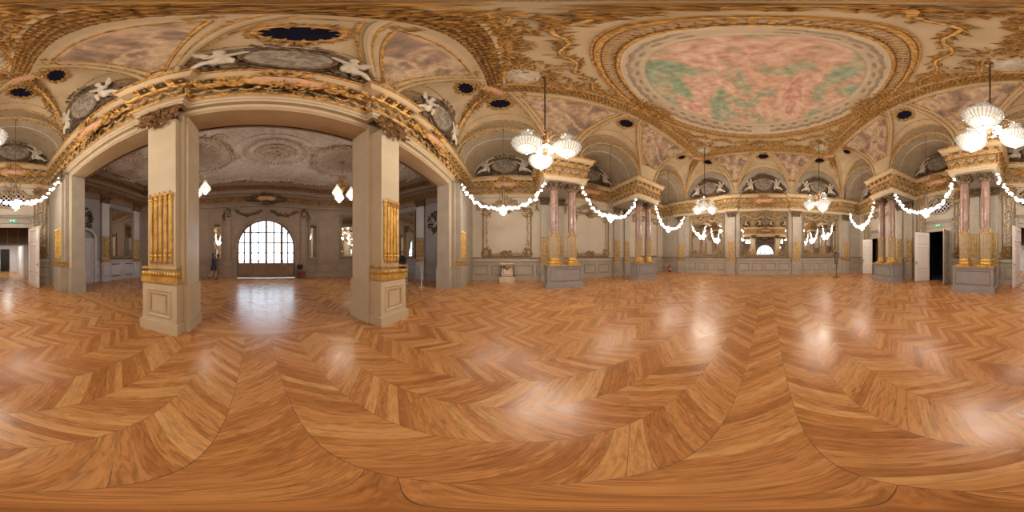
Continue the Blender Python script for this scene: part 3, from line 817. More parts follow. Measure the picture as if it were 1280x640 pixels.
m2.build('window_frame', BROWN, win); m3.build('glazing_bar', BROWN, win, smooth=False)
g = MB(); pts = [Vector((R * .97 * math.cos(PI * k / 40), 0, WZS + 1.9 * math.sin(PI * k / 40))) for k in range(41)] + [Vector((-R * .97, 0, WZ0)), Vector((R * .97, 0, WZ0))]
g.add(pts, [tuple(range(len(pts)))]); g.build('window_pane', GLASS, win, smooth=False, norm=False)
hd = MB(); hd.tube([(0.03, .09, 1.15), (0.03, .13, 1.15), (0.03, .13, 1.3)], .012, 6); hd.build('handle', GOLDD, win)
# window surround: pilasters, archivolt, swags
m = MB(); g = MB()
for e in (-1, 1):
    xc = WX + e * 2.55
    m.box(xc - .28, xc + .28, 0, .12, 0, 1.0, FW); m.box(xc - .22, xc + .22, 0, .09, 1.05, 4.9, FW); m.box(xc - .32, xc + .32, 0, .15, .98, 1.06, FW)
    m.rectmould(xc - .17, xc + .17, 1.2, 4.0, [(0, .09), (.02, .115), (.04, .09)], FW)
    m.rectmould(xc - .2, xc + .2, .2, .85, [(0, .12), (.02, .145), (.05, .12)], FW)
    # console on top
    g.box(xc - .13, xc + .13, .09, .28, 4.2, 4.75, FW); g.ell((xc, .28, 4.7), .14, .13, .13, FW); g.ell((xc, .2, 4.25), .10, .10, .10, FW)
    vine(g, [FW(xc + e * .25, .05, 4.7), FW(xc + e * .35, .05, 4.3), FW(xc + e * .3, .05, 3.9)], (0, 1, 0), .2, .16, .05)
    pts = [FW(WX + e * (.25 + 1.9 * t / 8), .06, 4.55 - .32 * math.sin(PI * t / 8) + .1) for t in range(9)]
    g.tube(pts, .06, 6, rf=lambda t: .5 + .8 * math.sin(PI * t)); vine(g, pts, (0, 1, 0), .16, .15, .05)
m.tube([FW(WX + (WR + .1) * math.cos(PI * k / 40), .03, WZS + 2.06 * math.sin(PI * k / 40)) for k in range(41)], .08, 8)
struct(m.build('trim_19', TAUPE)); struct(g.build('trim_20', BRONZE))
# dado, cornice and ceiling of the back room
DLINE = MB()
def dado(F, s0, s1, mat, panels=None, h=1.15, rail=True, g=None):
    m = MB()
    m.box(s0, s1, 0, .05, 0, .2, F); m.box(s0, s1, 0, .03, .2, .24, F)
    m.box(s0, s1, 0, .02, .24, h, F)
    if rail: m.box(s0, s1, 0, .07, h, h + .05, F); m.box(s0, s1, 0, .045, h + .05, h + .09, F); m.box(s0, s1, 0, .04, h - .12, h - .09, F)
    n = panels or max(1, round((s1 - s0) / 1.1))
    for k in range(n):
        a = s0 + (s1 - s0) * k / n + .1; b = s0 + (s1 - s0) * (k + 1) / n - .1
        m.rectmould(a, b, .32, h - .2, [(0, .02), (.015, .05), (.045, .05), (.065, .02)], F)
        DLINE.rectmould(a + .055, b - .055, .375, h - .255, [(0, .02), (.004, .034), (.02, .034), (.024, .02)], F); DLINE.rectmould(a - .012, b + .012, .308, h - .188, [(0, .02), (.003, .03), (.014, .03), (.018, .02)], F)
    DLINE.box(s0, s1, .0, .052, h - .02, h - .002, F)
    return m
for F, Ls, nm, mt in ((FBR, LBR, 'trim_21', BLUEW), (FBL, LBL, 'trim_22', COOL), (FC1, LC1, 'trim_23', TAUPE), (FC2, LC2, 'trim_24', TAUPE)):
    struct(dado(F, 0, Ls, mt).build(nm, mt, smooth=False))
a = dado(FW, CB[0], WX - WR - .9, TAUPE, 1); b = dado(FW, WX + WR + .9, CA[0], TAUPE, 1); a.add(b.v, b.f); struct(a.build('trim_25', TAUPE, smooth=False))
BPATH = [(BWX1, YB), (BWX1, -9.3), CA, CB, (BWX0, -9.3), (BWX0, YB)]
def sweep_open(mb, path, prof, closed=True):
    n = len(path)
    def off(i, o):
        p = Vector(path[i]); a = Vector(path[i - 1]); b = Vector(path[(i + 1) % n])
        d1 = (p - a).normalized(); d2 = (b - p).normalized(); n1 = Vector((d1.y, -d1.x)); n2 = Vector((d2.y, -d2.x)); k = n1 + n2
        return p + k * (o / max(.35, 1 + n1.dot(n2)))
    mb.grid([[Vector((*off(i, o), z)) for i in range(n)] for o, z in prof], False, True)
m = MB(); sweep_open(m, BPATH, [(0, 4.9), (.08, 4.92), (.08, 5.1), (.14, 5.14), (.14, 5.2), (.08, 5.22), (.08, 5.65), (.2, 5.7), (.22, 5.76), (.42, 5.8), (.44, 5.9), (.52, 5.98), (.5, 6.02), (.35, 6.08), (.32, 6.4), (.5, 6.66), (.7, BZ)]); struct(m.build('trim_26', TAUPE, smooth=False))
m = MB(); sweep_open(m, BPATH, [(.33, 6.10), (.36, 6.12), (.36, 6.38), (.40, 6.42)]); sweep_open(m, BPATH, [(.08, 5.24), (.1, 5.26), (.1, 5.6), (.08, 5.63)]); struct(m.build('trim_27', GOLDD, smooth=False))
m = MB(); m.box(BWX0, BWX1, BWY, YB, BZ, BZ + .1); struct(m.build('ceiling', BSTUC, smooth=False))
# plaster relief of the back ceiling
m = MB(); rnd2 = random.Random(5); BCX, BCY = -0.85, -7.0
for r in (.35, .75, 1.15, 1.45):
    m.tube([Vector((BCX + r * 1.25 * math.cos(2 * PI * k / 48), BCY + r * math.sin(2 * PI * k / 48), BZ)) for k in range(48)], .035, 6, closed=True)
for k in range(48):
    a = 2 * PI * k / 48
    for r in (.2, .5, .9): m.leaf((BCX + r * 1.25 * math.cos(a), BCY + r * math.sin(a), BZ - .02), (math.cos(a), math.sin(a), 0), dn, .3, .14, .25)
for cx, cy in ((-4.1, -6.93), (2.6, -6.93), (6.0, -6.5), (-7.0, -6.5)):
    for k in range(30):
        a = 2 * PI * k / 30
        m.tube([Vector((cx + r * math.cos(a), cy + r * math.sin(a), BZ + .0)) for r in (.15, .6, 1.1)], .035, 5, rf=lambda t: .5 + t)
    pts = [Vector((cx + 1.5 * math.cos(2 * PI * k / 40) * (1 + .08 * math.sin(6 * PI * k / 20)), cy + 1.5 * math.sin(2 * PI * k / 40), BZ - .01)) for k in range(41)]
    vine(m, pts, dn, .25, .2, .07, rnd2, .035)
    for k in range(6):
        a = 2 * PI * k / 6 + .3; scroll(m, (cx + 1.75 * math.cos(a), cy + 1.75 * math.sin(a), BZ - .01), EX, EY, dn, .3, 1.5, .04, 1 if k % 2 else -1)
for yy in (-3.75, -10.2):
    vine(m, [Vector((-8 + 15.4 * k / 40, yy + .15 * math.sin(k * .9), BZ - .01)) for k in range(41)], dn, .4, .22, .07, rnd2, .04)
struct(m.build('trim_28', BSTUC))
m = MB()
for yy in (-3.7, -10.25):
    vine(m, [Vector((-8 + 15.4 * k / 40, yy + .2 * math.sin(k * .9 + .5), BZ - .03)) for k in range(41)], dn, .3, .14, .16, rnd2, 0)
for cx in (-4.1, 2.6):
    vine(m, [Vector((cx + 1.6 * math.cos(2 * PI * k / 40), -6.93 + 1.6 * math.sin(2 * PI * k / 40), BZ - .03)) for k in range(41)], dn, .3, .13, .12, rnd2, .02)
foliage_blob(m, (BCX, BCY, BZ - .03), EX, EY, dn, .35, .3, 40, .15, rnd2)
struct(m.build('trim_29', GOLD))
# terrace balustrade and pale trees seen faintly outside
m = MB(); m.box(-9, 8, -24.3, -24, .75, .95); m.box(-9, 8, -24.35, -23.95, -.05, .15)
for k in range(57): m.lathe([(.09, .15), (.05, .25), (.1, .45), (.05, .7), (.09, .75)], frame3((-8.9 + k * .3, -24.15, 0), (1, 0, 0), (0, 1, 0), (0, 0, 1)), 6)
tag(m.build('terrace_balustrade', CREST), 'pale stone balustrade faintly visible outside the arched window', 'balustrade')

# ================================================================ HALL: dado, panels, pilaster mouldings
def DW(side, s0, s1, n=None, mat=GREY):
    return dado(W_of(side), s0, s1, mat, n)
m = MB()
for side, runs in (('L', [(YN, 1.4, 3), (1.4, 3.5, 2), (3.5, 6.8, 3), (6.8, 8.9, 2), (8.9, YF, 4)]),
                   ('R', [(YN, -1.62, 1), (.32, 1.1, 1), (1.1, 3.0, 2), (3.0, 3.9, 1), (5.6, 6.5, 1), (6.5, 8.3, 2), (8.3, 9.85, 1), (11.25, YF, 2)]),
                   ('F', [(XL, -8.35, 1), (-7.0, -3.45, 4), (-2.5, 1.8, 4), (2.75, 6.05, 4), (7.4, XR, 1)])):
    for a, b, n in runs:
        q = DW(side, a, b, n); m.add(q.v, q.f)
struct(m.build('trim_30', GREY, smooth=False)); struct(DLINE.build('trim_44', LINEM, smooth=False))
m = MB()
for side, runs in (('L', [(YN, YF)]), ('R', [(YN, -1.62), (.32, 3.9), (5.6, 9.85), (11.25, YF)]), ('F', [(XL, XR)])):
    for a, b in runs: m.box(a, b, 0.0, .075, 1.36, 1.40, W_of(side)); m.box(a, b, 0, .055, 1.40, 1.42, W_of(side))
struct(m.build('trim_31', LINEM, smooth=False))

PGOLD = pm('soft_gilding', (0.52, 0.36, 0.17), (0.26, 0.16, 0.07), 10.0, 0.45, 0.25, 0.4, 40)
# framed wall panels -------------------------------------------------------------
def panel_proto(w_, h_, foliage=True, name='wall_panel', sides=True):
    t = thing(name, None, None)
    m = MB(); m.box(-w_ / 2, w_ / 2, 0, .02, 0, h_); m.build('field', PANELP, t, smooth=False)
    m = MB(); m.rectmould(-w_ / 2, w_ / 2, 0, h_, [(0, .02), (0, .06), (.03, .075), (.06, .06), (.07, .03), (.09, .03)], ID); m.build('outer_moulding', LINEM, t, smooth=False)
    g = MB(); m_in = .24
    g.rectmould(-w_ / 2 + .03, w_ / 2 - .03, .03, h_ - .03, [(0, .06), (.012, .085), (.025, .06)], ID)
    if foliage:
        r = random.Random(3)
        for e in (-1, 1):
            x = e * (w_ / 2 - m_in)
            vine(g, [Vector((x + .03 * math.sin(k), .03, .2 + (h_ - .4) * k / 24)) for k in range(25)], (0, 1, 0), .13, .11, .055, r, .018)
            foliage_blob(g, (e * (w_ / 2 - .25), .03, .25), EX, Vector((0, 0, 1)), (0, 1, 0), .24, .24, 70, .13, r, .05)
            foliage_blob(g, (e * (w_ / 2 - .27), .03, h_ - .3), EX, Vector((0, 0, 1)), (0, 1, 0), .26, .26, 60, .13, r, .05)
        for z in (.17, h_ - .17):
            vine(g, [Vector((-w_ / 2 + .25 + (w_ - .5) * k / 24, .03, z + .03 * math.sin(k * 1.2))) for k in range(25)], (0, 1, 0), .1, .1, .06, r, .018)
            foliage_blob(g, (0, .03, z + .03), EX, Vector((0, 0, 1)), (0, 1, 0), .3, .14, 60, .13, r, .07)
    g.build('gilt_ornament', PGOLD, t)
    return t
def kidscopy(src, loc, rz, label, cat, group=None):
    r = dup(src, loc, rz, label, group); r['category'] = cat; return r
p = panel_proto(3.0, 3.05)
p.location = wloc('L', -.3, 1.45); p.rotation_euler = (0, 0, RZ['L']); tag(p, 'large beige wall panel in gilded leaf frame above the marble pedestal', 'wall panel', 'gilt framed panels of the pedestal wall')
dup(p, wloc('L', 5.15, 1.45), RZ['L'], 'large beige wall panel in gilded frame between the two column pairs')
p3 = panel_proto(2.6, 3.6, False)
p3.location = wloc('L', 10.9, 1.45); p3.rotation_euler = (0, 0, RZ['L']); tag(p3, 'tall plain beige wall panel in the corner beside the mirror wall', 'wall panel')
# narrow panels beside the doors with gilded foliage
pn = panel_proto(.72, 3.9)
pn.location = wloc('R', -2.1, 1.45); pn.rotation_euler = (0, 0, RZ['R']); tag(pn, 'narrow wall panel of gilded foliage between white door and archway pier', 'wall panel', 'narrow foliage panels beside the white doors')
dup(pn, wloc('R', .78, 1.45), RZ['R'], 'narrow wall panel of gilded foliage right of the big near column pair')
dup(pn, wloc('R', 3.42, 1.45), RZ['R'], 'narrow wall panel of gilded foliage left of the big near column pair')
dup(pn, wloc('R', 6.05, 1.45), RZ['R'], 'narrow wall panel of gilded foliage beside the door to the dark room')
dup(pn, wloc('R', 12.0, 1.45), RZ['R'], 'narrow wall panel of gilded foliage in the far corner beside the mirror wall')

# relief garlands over the panels of the side bays
gz = MB(); r_ = random.Random(17)
for side, c in (('L', -.3), ('L', 5.15), ('L', 10.9), ('R', -.65), ('R', 4.75), ('R', 10.6)):
    Wq = W_of(side); nn = Vector((1, 0, 0)) if side == 'L' else Vector((-1, 0, 0))
    for e in (-1, 1):
        pts = [Wq(c + e * (.25 + 1.5 * k / 10), .05, 4.98 - .34 * math.sin(PI * k / 10)) for k in range(11)]
        gz.tube(pts, .055, 6, rf=lambda t: .5 + .8 * math.sin(PI * t)); vine(gz, pts, nn, .2, .16, .045, r_, 0)
        scroll(gz, Wq(c + e * .45, .05, 4.85), (0, e, 0), (0, 0, 1), nn, .2, 1.4, .035)
        vine(gz, [Wq(c + e * 1.78, .04, 5.0), Wq(c + e * 1.83, .04, 4.7), Wq(c + e * 1.8, .04, 4.35)], nn, .16, .14, .04, r_, .02)
    foliage_blob(gz, Wq(c, .05, 4.9), Vector((0, 1, 0)), Vector((0, 0, 1)), nn, .28, .22, 50, .17, r_, .1)
struct(gz.build('trim_43', pm('pale_gilding', (0.50, 0.39, 0.24), (0.27, 0.19, 0.11), 9.0, 0.5, 0.15, 0.4, 40)))
# flat pilasters ------------------------------------------------------------------
def capital_flat(mb, w_, d_, z0, z1):
    h = z1 - z0; r = random.Random(4)
    mb.hexa([Vector((-w_ / 2, 0, z0)), Vector((w_ / 2, 0, z0)), Vector((-w_ / 2, d_, z0)), Vector((w_ / 2, d_, z0)), Vector((-w_ * .62, 0, z1 - .08)), Vector((w_ * .62, 0, z1 - .08)), Vector((-w_ * .62, d_ + .08, z1 - .08)), Vector((w_ * .62, d_ + .08, z1 - .08))])
    mb.box(-w_ * .68, w_ * .68, 0, d_ + .12, z1 - .08, z1)
    n = max(3, int(w_ / .12))
    for row, (zz, L) in enumerate(((z0, h * .42), (z0 + h * .3, h * .45))):
        for k in range(n):
            x = -w_ / 2 + w_ * (k + .5) / n
            mb.leaf((x, d_ + .01 + .03 * row, zz), (0, 0.25, 1), (0, 1, 0), L, w_ / n * 1.1, .35)
    for e in (-1, 1):
        scroll(mb, (e * w_ * .55, d_ + .06, z1 - .17), (e, 0, 0), (0, 0, 1), (0, 1, 0), .10, 1.5, .025)
    foliage_blob(mb, (0, d_ + .06, z1 - .12), EX, Vector((0, 0, 1)), (0, 1, 0), .09, .08, 10, .08, r)
def pilaster_proto(w_, mat=GREY, d_=.14, base_mat=None, panel_rows=3):
    t = thing('pilaster', None, None)
    m = MB(); m.box(-w_ / 2 - .06, w_ / 2 + .06, 0, d_ + .08, 0, .2); m.box(-w_ / 2 - .03, w_ / 2 + .03, 0, d_ + .05, .2, 1.12)
    m.rectmould(-w_ / 2 + .07, w_ / 2 - .07, .32, 1.0, [(0, d_ + .05), (.015, d_ + .075), (.04, d_ + .05), (.06, d_ + .05)], ID); m.build('base_block', base_mat or mat, t, smooth=False)
    m = MB()
    for o, z0, z1 in ((.07, 1.12, 1.17), (.05, 1.17, 1.22), (.075, 1.22, 1.28), (.03, 1.28, 1.33)): m.box(-w_ / 2 - o, w_ / 2 + o, 0, d_ + o, z0, z1)
    m.build('base_moulding', GOLD, t, smooth=False)
    m = MB(); m.box(-w_ / 2, w_ / 2, 0, d_, 1.33, 4.76); m.build('shaft', mat, t, smooth=False)
    m = MB()
    for k in range(4):
        x = -w_ / 2 + w_ * (k + .5) / 4; rr = w_ / 11
        m.tube([(x, d_ + .01, 1.45), (x, d_ + .01, 2.55)], rr, 8)
        m.leaf((x, d_ + .01, 2.54), (0, 0, 1), (0, 1, 0), .15, rr * 2.2, .1); m.ell((x, d_ + .015, 1.46), rr, rr, .05)
    m.box(-w_ / 2 + .01, w_ / 2 - .01, d_ - .02, d_ + .005, 1.4, 2.6)
    m.build('gilt_fluting', SOFTG, t)
    m = MB(); capital_flat(m, w_, d_, 4.72, 5.22); m.build('capital', BRONZE, t)
    return t
pil = pilaster_proto(.62)
pil.location = wloc('F', -2.98, 0); pil.rotation_euler = (0, 0, PI); tag(pil, 'grey pilaster with gilded lower flutes left of the central mirror', 'pilaster', 'pilasters of the mirror wall')
dup(pil, wloc('F', 2.27, 0), PI, 'grey pilaster with gilded lower flutes right of the central mirror')
dup(pil, wloc('F', -7.65, 0), PI, 'grey corner pilaster left of the left mirror near the extinguisher')
dup(pil, wloc('F', 6.75, 0), PI, 'grey corner pilaster right of the right mirror near the floor stand')
pil2 = pilaster_proto(.5)
pil2.location = wloc('L', 2.0, 0); pil2.rotation_euler = (0, 0, RZ['L']); tag(pil2, 'wall pilaster with gilded flutes behind the column pair nearest the pedestal, pedestal side', 'pilaster', 'wall pilasters behind the columns')
for side, s, lb in (('L', 2.95, 'wall pilaster with gilded flutes behind the pair nearest the pedestal, mirror side'), ('L', 7.35, 'wall pilaster behind the second column pair of the pedestal wall, near side'), ('L', 8.35, 'wall pilaster behind the second column pair of the pedestal wall, far side'),
                    ('R', 1.55, 'wall pilaster seen between the two big near pink columns, archway side'), ('R', 2.55, 'wall pilaster seen between the two big near pink columns, dark door side'), ('R', 6.95, 'wall pilaster behind the far pink columns on the door wall, near side'), ('R', 7.85, 'wall pilaster behind the far pink columns on the door wall, far side')):
    dup(pil2, wloc(side, s, 0), RZ[side], lb)
# end piers of the arcade (stepped grey piers with flat pilasters)
for nm, x0, x1, sg, wallx in (('L', -6.72, -8.0, 1, XL), ('R', 5.8, 7.0, -1, XR)):
    m = MB()
    xa, xb = min(x0, wallx), max(x0, wallx)
    m.box(xa, xb, YB, YN, 0, 5.12)
    m.box(min(x0 - sg * .25, wallx), max(x0 - sg * .25, wallx), YN, YN + .18, 0, 5.12) if nm == 'L' else m.box(x0 + .25, wallx, YN, YN + .18, 0, 5.12)
    if nm == 'L': m.box(-8.0, -7.1, YN, YN + .42, 0, 5.12); m.box(-8.05, -7.05, YN, YN + .47, 0, 1.1); m.box(XL, -8.0, YN, YN + .3, 0, 5.12); m.box(x0 - .9, x0 + .04, YB - .04, YN + .04, 0, .95)
    else: m.box(6.15, 6.95, YN, YN + .30, 0, 5.12); m.box(6.1, 7.0, YN, YN + .36, 0, 1.1); m.box(7.0, XR, YN, YN + .1, 0, 5.12); m.box(x0 - .04, x0 + .9, YB - .04, YN + .04, 0, .95)
    struct(m.build('trim_32' if nm == 'L' else 'trim_33', GREY, smooth=False))
    g = MB(); xc = -7.55 if nm == 'L' else 6.55; o = .42 if nm == 'L' else .30
    F = frame3((xc, YN + o, 0), (1, 0, 0), (0, 0, 1), (0, 1, 0)); F2 = lambda x, y, z, xc=xc, o=o: Vector((xc + x, YN + o + y, z))
    for k in range(4):
        x = -.27 + .18 * k; g.tube([F2(x, .01, 1.4), F2(x, .01, 2.55)], .05, 8); g.leaf(F2(x, .01, 2.54), (0, 0, 1), (0, 1, 0), .15, .1, .1)
    for w_, z0, z1 in ((.52, 1.1, 1.16), (.49, 1.16, 1.22), (.52, 1.22, 1.28)): g.box(-w_, w_, -.3, w_ - .42, z0, z1, F2)
    struct(g.build('trim_34' if nm == 'L' else 'trim_35', GOLDB))
    c = MB(); capital_flat(c, .85, .0, 4.7, 5.22); c.v = [tuple(F2(*p)) for p in c.v]; struct(c.build('trim_36' if nm == 'L' else 'trim_37', BRONZE))

# ================================================================ BIG SQUARE PILLARS
def pillar(name_x, label, xi, sgn, yf, yc, yb, px0, px1, inset):
    # xi: face towards the central opening; sgn: outward direction; pilaster px0..px1 on the hall side
    xo = xi + sgn * .92; x0, x1 = min(xi, xo), max(xi, xo)
    cx = (x0 + x1) / 2; t = thing('square_pillar', label, 'pillar', (cx, (yc + yb) / 2, 0), 0, 'square pillars of the archway')
    L = lambda x, y, z: Vector((x - cx, y - (yc + yb) / 2, z))
    m = MB(); m.box(x0, x1, yb, yc, 0, 5.12, L); m.box(x0 - .05, x1 + .05, yb - .05, yc + .04, 0, .22, L); m.box(x0 - .03, x1 + .03, yb - .03, yc + .02, .22, .95, L)
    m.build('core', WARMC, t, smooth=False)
    p0, p1 = min(px0, px1), max(px0, px1)
    PW = lambda x, y, z: L(p0 + x, yc + y, z); wd = p1 - p0; dp = yf - yc
    m = MB(); m.box(-.05, wd + .05, -.05, dp + .05, 0, .22, PW); m.box(-.01, wd + .01, -.05, dp + .0, .22, .98, PW); m.box(0, wd, -.05, dp - .01, .98, 1.02, PW)
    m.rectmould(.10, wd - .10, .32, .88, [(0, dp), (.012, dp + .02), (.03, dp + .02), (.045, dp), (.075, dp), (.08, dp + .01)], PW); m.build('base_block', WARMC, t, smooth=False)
    m = MB()
    m.rectmould(.20, wd - .20, .42, .78, [(0, dp), (.008, dp + .012), (.016, dp)], PW)
    m.box(-.03, wd + .03, -.05, dp + .03, 1.00, 1.10, PW); m.box(-.01, wd + .01, -.05, dp + .01, 1.10, 1.15, PW)
    n = 12
    for k in range(n): m.ell((wd * (k + .5) / n, dp + .03, 1.17), .035, .03, .04, PW, 8, 5)
    for k in range(4):
        for xx in (0, wd): m.ell((xx, dp * (k + .3) / 4, 1.17), .03, .035, .04, PW, 8, 5)
    m.box(-.02, wd + .02, -.05, dp + .02, 1.15, 1.19, PW); m.box(-.015, wd + .015, -.05, dp + .015, 1.26, 1.30, PW)
    m.build('gilt_moulding', GOLDB, t)
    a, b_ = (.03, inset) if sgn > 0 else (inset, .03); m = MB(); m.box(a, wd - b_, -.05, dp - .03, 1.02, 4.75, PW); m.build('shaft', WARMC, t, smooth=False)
    fl = MB(); n = 5
    for k in range(n):
        x = a + .09 + (wd - a - b_ - .18) * k / (n - 1)
        fl.tube([PW(x, dp - .02, 1.42), PW(x, dp - .02, 2.62)], .038, 8)
        fl.leaf(PW(x, dp - .0, 2.58), (0, 0, 1), (0, 1, 0), .16, .11, .15); fl.leaf(PW(x, dp, 1.44), (0, 0, -1), (0, 1, 0), .09, .09, .1)
        fl.ell((x, dp, 2.60), .045, .03, .035, PW, 8, 5); fl.ell((x, dp, 1.50), .045, .03, .03, PW, 8, 5); fl.ell((x, dp, 1.57), .045, .03, .02, PW, 8, 5)
        if k < n - 1:
            fl.tube([PW(x + (wd - a - b_ - .18) / 8 + .02 * math.cos(q), dp - .01, 2.46 + .05 * math.sin(q)) for q in [PI * z / 6 for z in range(7)]], .012, 5)
    fl.build('gilt_fluting', GOLDB, t)
    c = MB(); capital_flat(c, wd - a - b_, .0, 4.72, 5.2); r = random.Random(8)
    foliage_blob(c, (0, .06, 4.85), EX, Vector((0, 0, 1)), (0, 1, 0), wd * .5, .25, 60, .16, r, .06)
    c.v = [tuple(PW(p[0] + (a + wd - b_) / 2, dp - .03 + p[1], p[2])) for p in c.v]
    c.build('capital', GOLDD, t)
    return t
pillar('a', 'massive square pillar with gilded flutes, left of the archway to the window', 1.22, 1, -2.50, -2.76, -3.35, 1.33, 2.07, .10)
pillar('b', 'massive square pillar with gilded flutes, right of the archway to the window', -2.22, -1, -2.33, -2.68, -3.30, -3.04, -2.26, .20)

# ================================================================ COLUMNS AND PLINTHS
def column_proto():
    t = thing('marble_column', None, None)
    z0 = 1.08
    m = MB(); m.box(-.29, .29, -.29, .29, z0, z0 + .07); m.lathe([(.28, z0 + .07), (.30, z0 + .11), (.28, z0 + .15), (.235, z0 + .17), (.235, z0 + .2), (.26, z0 + .23), (.25, z0 + .26), (.215, z0 + .29), (.21, z0 + .34)], n=28); m.build('base', GOLDB, t)
    m = MB(); rows = []
    for z in (z0 + .34, z0 + .45, 2.45):
        rows.append([Vector((math.cos(2 * PI * k / 64) * (.205 + (.014 if k % 4 < 2 else -.006)), math.sin(2 * PI * k / 64) * (.205 + (.014 if k % 4 < 2 else -.006)), z)) for k in range(64)])
    m.grid(rows, False, True); m.build('fluted_sleeve', GREY, t)
    m = MB()
    for k in range(16):
        a = 2 * PI * k / 16; c, s = math.cos(a), math.sin(a)
        m.tube([(c * .212, s * .212, z0 + .36), (c * .212, s * .212, 2.45)], .022, 6)
        m.leaf((c * .215, s * .215, 2.42), (0, 0, 1), (c, s, 0), .26 if k % 2 else .16, .08, .06)
    m.lathe([(.215, 2.42), (.232, 2.44), (.232, 2.47), (.215, 2.49)], n=28, cap=False)
    m.build('gilt_reeding', SOFTG, t)
    m = MB(); m.lathe([(.203, 2.4), (.205, 3.2), (.195, 4.2), (.185, 4.86)], n=36); m.build('shaft', MARB, t)
    m = MB(); m.lathe([(.19, 4.76), (.21, 4.78), (.21, 4.81), (.18, 4.83), (.19, 4.95), (.24, 5.09), (.29, 5.14)], n=24); r = random.Random(2)
    m.box(-.31, .31, -.31, .31, 5.14, 5.22)
    for row, (zz, L, n) in enumerate(((4.80, .20, 10), (4.90, .22, 10))):
        for k in range(n):
            a = 2 * PI * (k + .5 * row) / n; c, s = math.cos(a), math.sin(a); m.leaf((c * (.2 + .02 * row), s * (.2 + .02 * row), zz), (c * .3, s * .3, 1), (c, s, 0), L, .13, .45)
    for k in range(4):
        a = PI / 4 + k * PI / 2; c, s = math.cos(a), math.sin(a)
        scroll(m, (c * .33, s * .33, 5.06), (c, s, 0), (0, 0, 1), (-s, c, 0), .08, 1.4, .03)
        a = k * PI / 2; c, s = math.cos(a), math.sin(a); m.ell((c * .3, s * .3, 5.18), .05, .05, .05)
    m.build('capital', BRONZE, t)
    return t
def plinth_proto(L_, D_):
    t = thing('column_plinth', None, None)
    m = MB(); m.box(-L_ / 2 - .06, L_ / 2 + .06, -D_ / 2 - .06, D_ / 2 + .06, 0, .2); m.box(-L_ / 2 - .03, L_ / 2 + .03, -D_ / 2 - .03, D_ / 2 + .03, .2, .24)
    m.box(-L_ / 2, L_ / 2, -D_ / 2, D_ / 2, .24, 1.0); m.box(-L_ / 2 - .04, L_ / 2 + .04, -D_ / 2 - .04, D_ / 2 + .04, 1.0, 1.05); m.build('block', COOL, t, smooth=False)
    m = MB()
    for F, a in ((lambda s, o, z: Vector((s, D_ / 2 + o, z)), L_), (lambda s, o, z: Vector((s, -D_ / 2 - o, z)), L_), (lambda s, o, z: Vector((L_ / 2 + o, s, z)), D_), (lambda s, o, z: Vector((-L_ / 2 - o, s, z)), D_)):
        m.rectmould(-a / 2 + .12, a / 2 - .12, .34, .9, [(0, 0), (.006, .02), (.02, .02), (.026, .0)], F)
    m.build('panel_moulding', LINEM, t, smooth=False)
    m = MB(); m.box(-L_ / 2 - .045, L_ / 2 + .045, -D_ / 2 - .045, D_ / 2 + .045, 1.05, 1.08); m.build('gilt_edge', GOLD, t, smooth=False)
    return t
pairs = [('L', -7.53, 2.45, 1.74, 'nearest the pedestal'), ('L', -7.53, 7.85, 1.7, 'second along the pedestal wall'), ('R', 6.6, 2.05, 1.7, 'closest on the white door wall'), ('R', 6.6, 7.4, 1.62, 'far on the white door wall')]
cp = None; pp = None
plab = ['grey-blue panelled plinth under the column pair nearest the marble pedestal', 'grey-blue panelled plinth under the farther column pair of the pedestal wall', 'large grey-blue plinth under the near pink columns beside the dark doorway', 'grey-blue plinth under the far pink columns on the white door wall']
clab = [('left of the two rose marble columns nearest the marble pedestal', 'right of the two rose marble columns nearest the marble pedestal'), ('left rose marble column of the far pair on the pedestal wall', 'right rose marble column of the far pair on the pedestal wall'),
        ('right rose marble column of the large near pair beside the dark doorway', 'left rose marble column of the large near pair beside the dark doorway'), ('right rose marble column of the far pair on the white door wall', 'left rose marble column of the far pair on the white door wall')]
for i, (sd, x, y, L_, _) in enumerate(pairs):
    if pp is None:
        pp = plinth_proto(1.72, .74); pp.location = (x, y, 0); pp.rotation_euler = (0, 0, PI / 2); tag(pp, plab[0], 'plinth', 'column plinths of the hall')
    else: dup(pp, (x, y, 0), PI / 2, plab[i])
    for k, dy in enumerate((-.46, .46)):
        if cp is None:
            cp = column_proto(); cp.location = (x, y + dy, 0); tag(cp, clab[0][0], 'column', 'rose marble columns of the hall')
        else: dup(cp, (x, y + dy, 0), 0, clab[i][k])

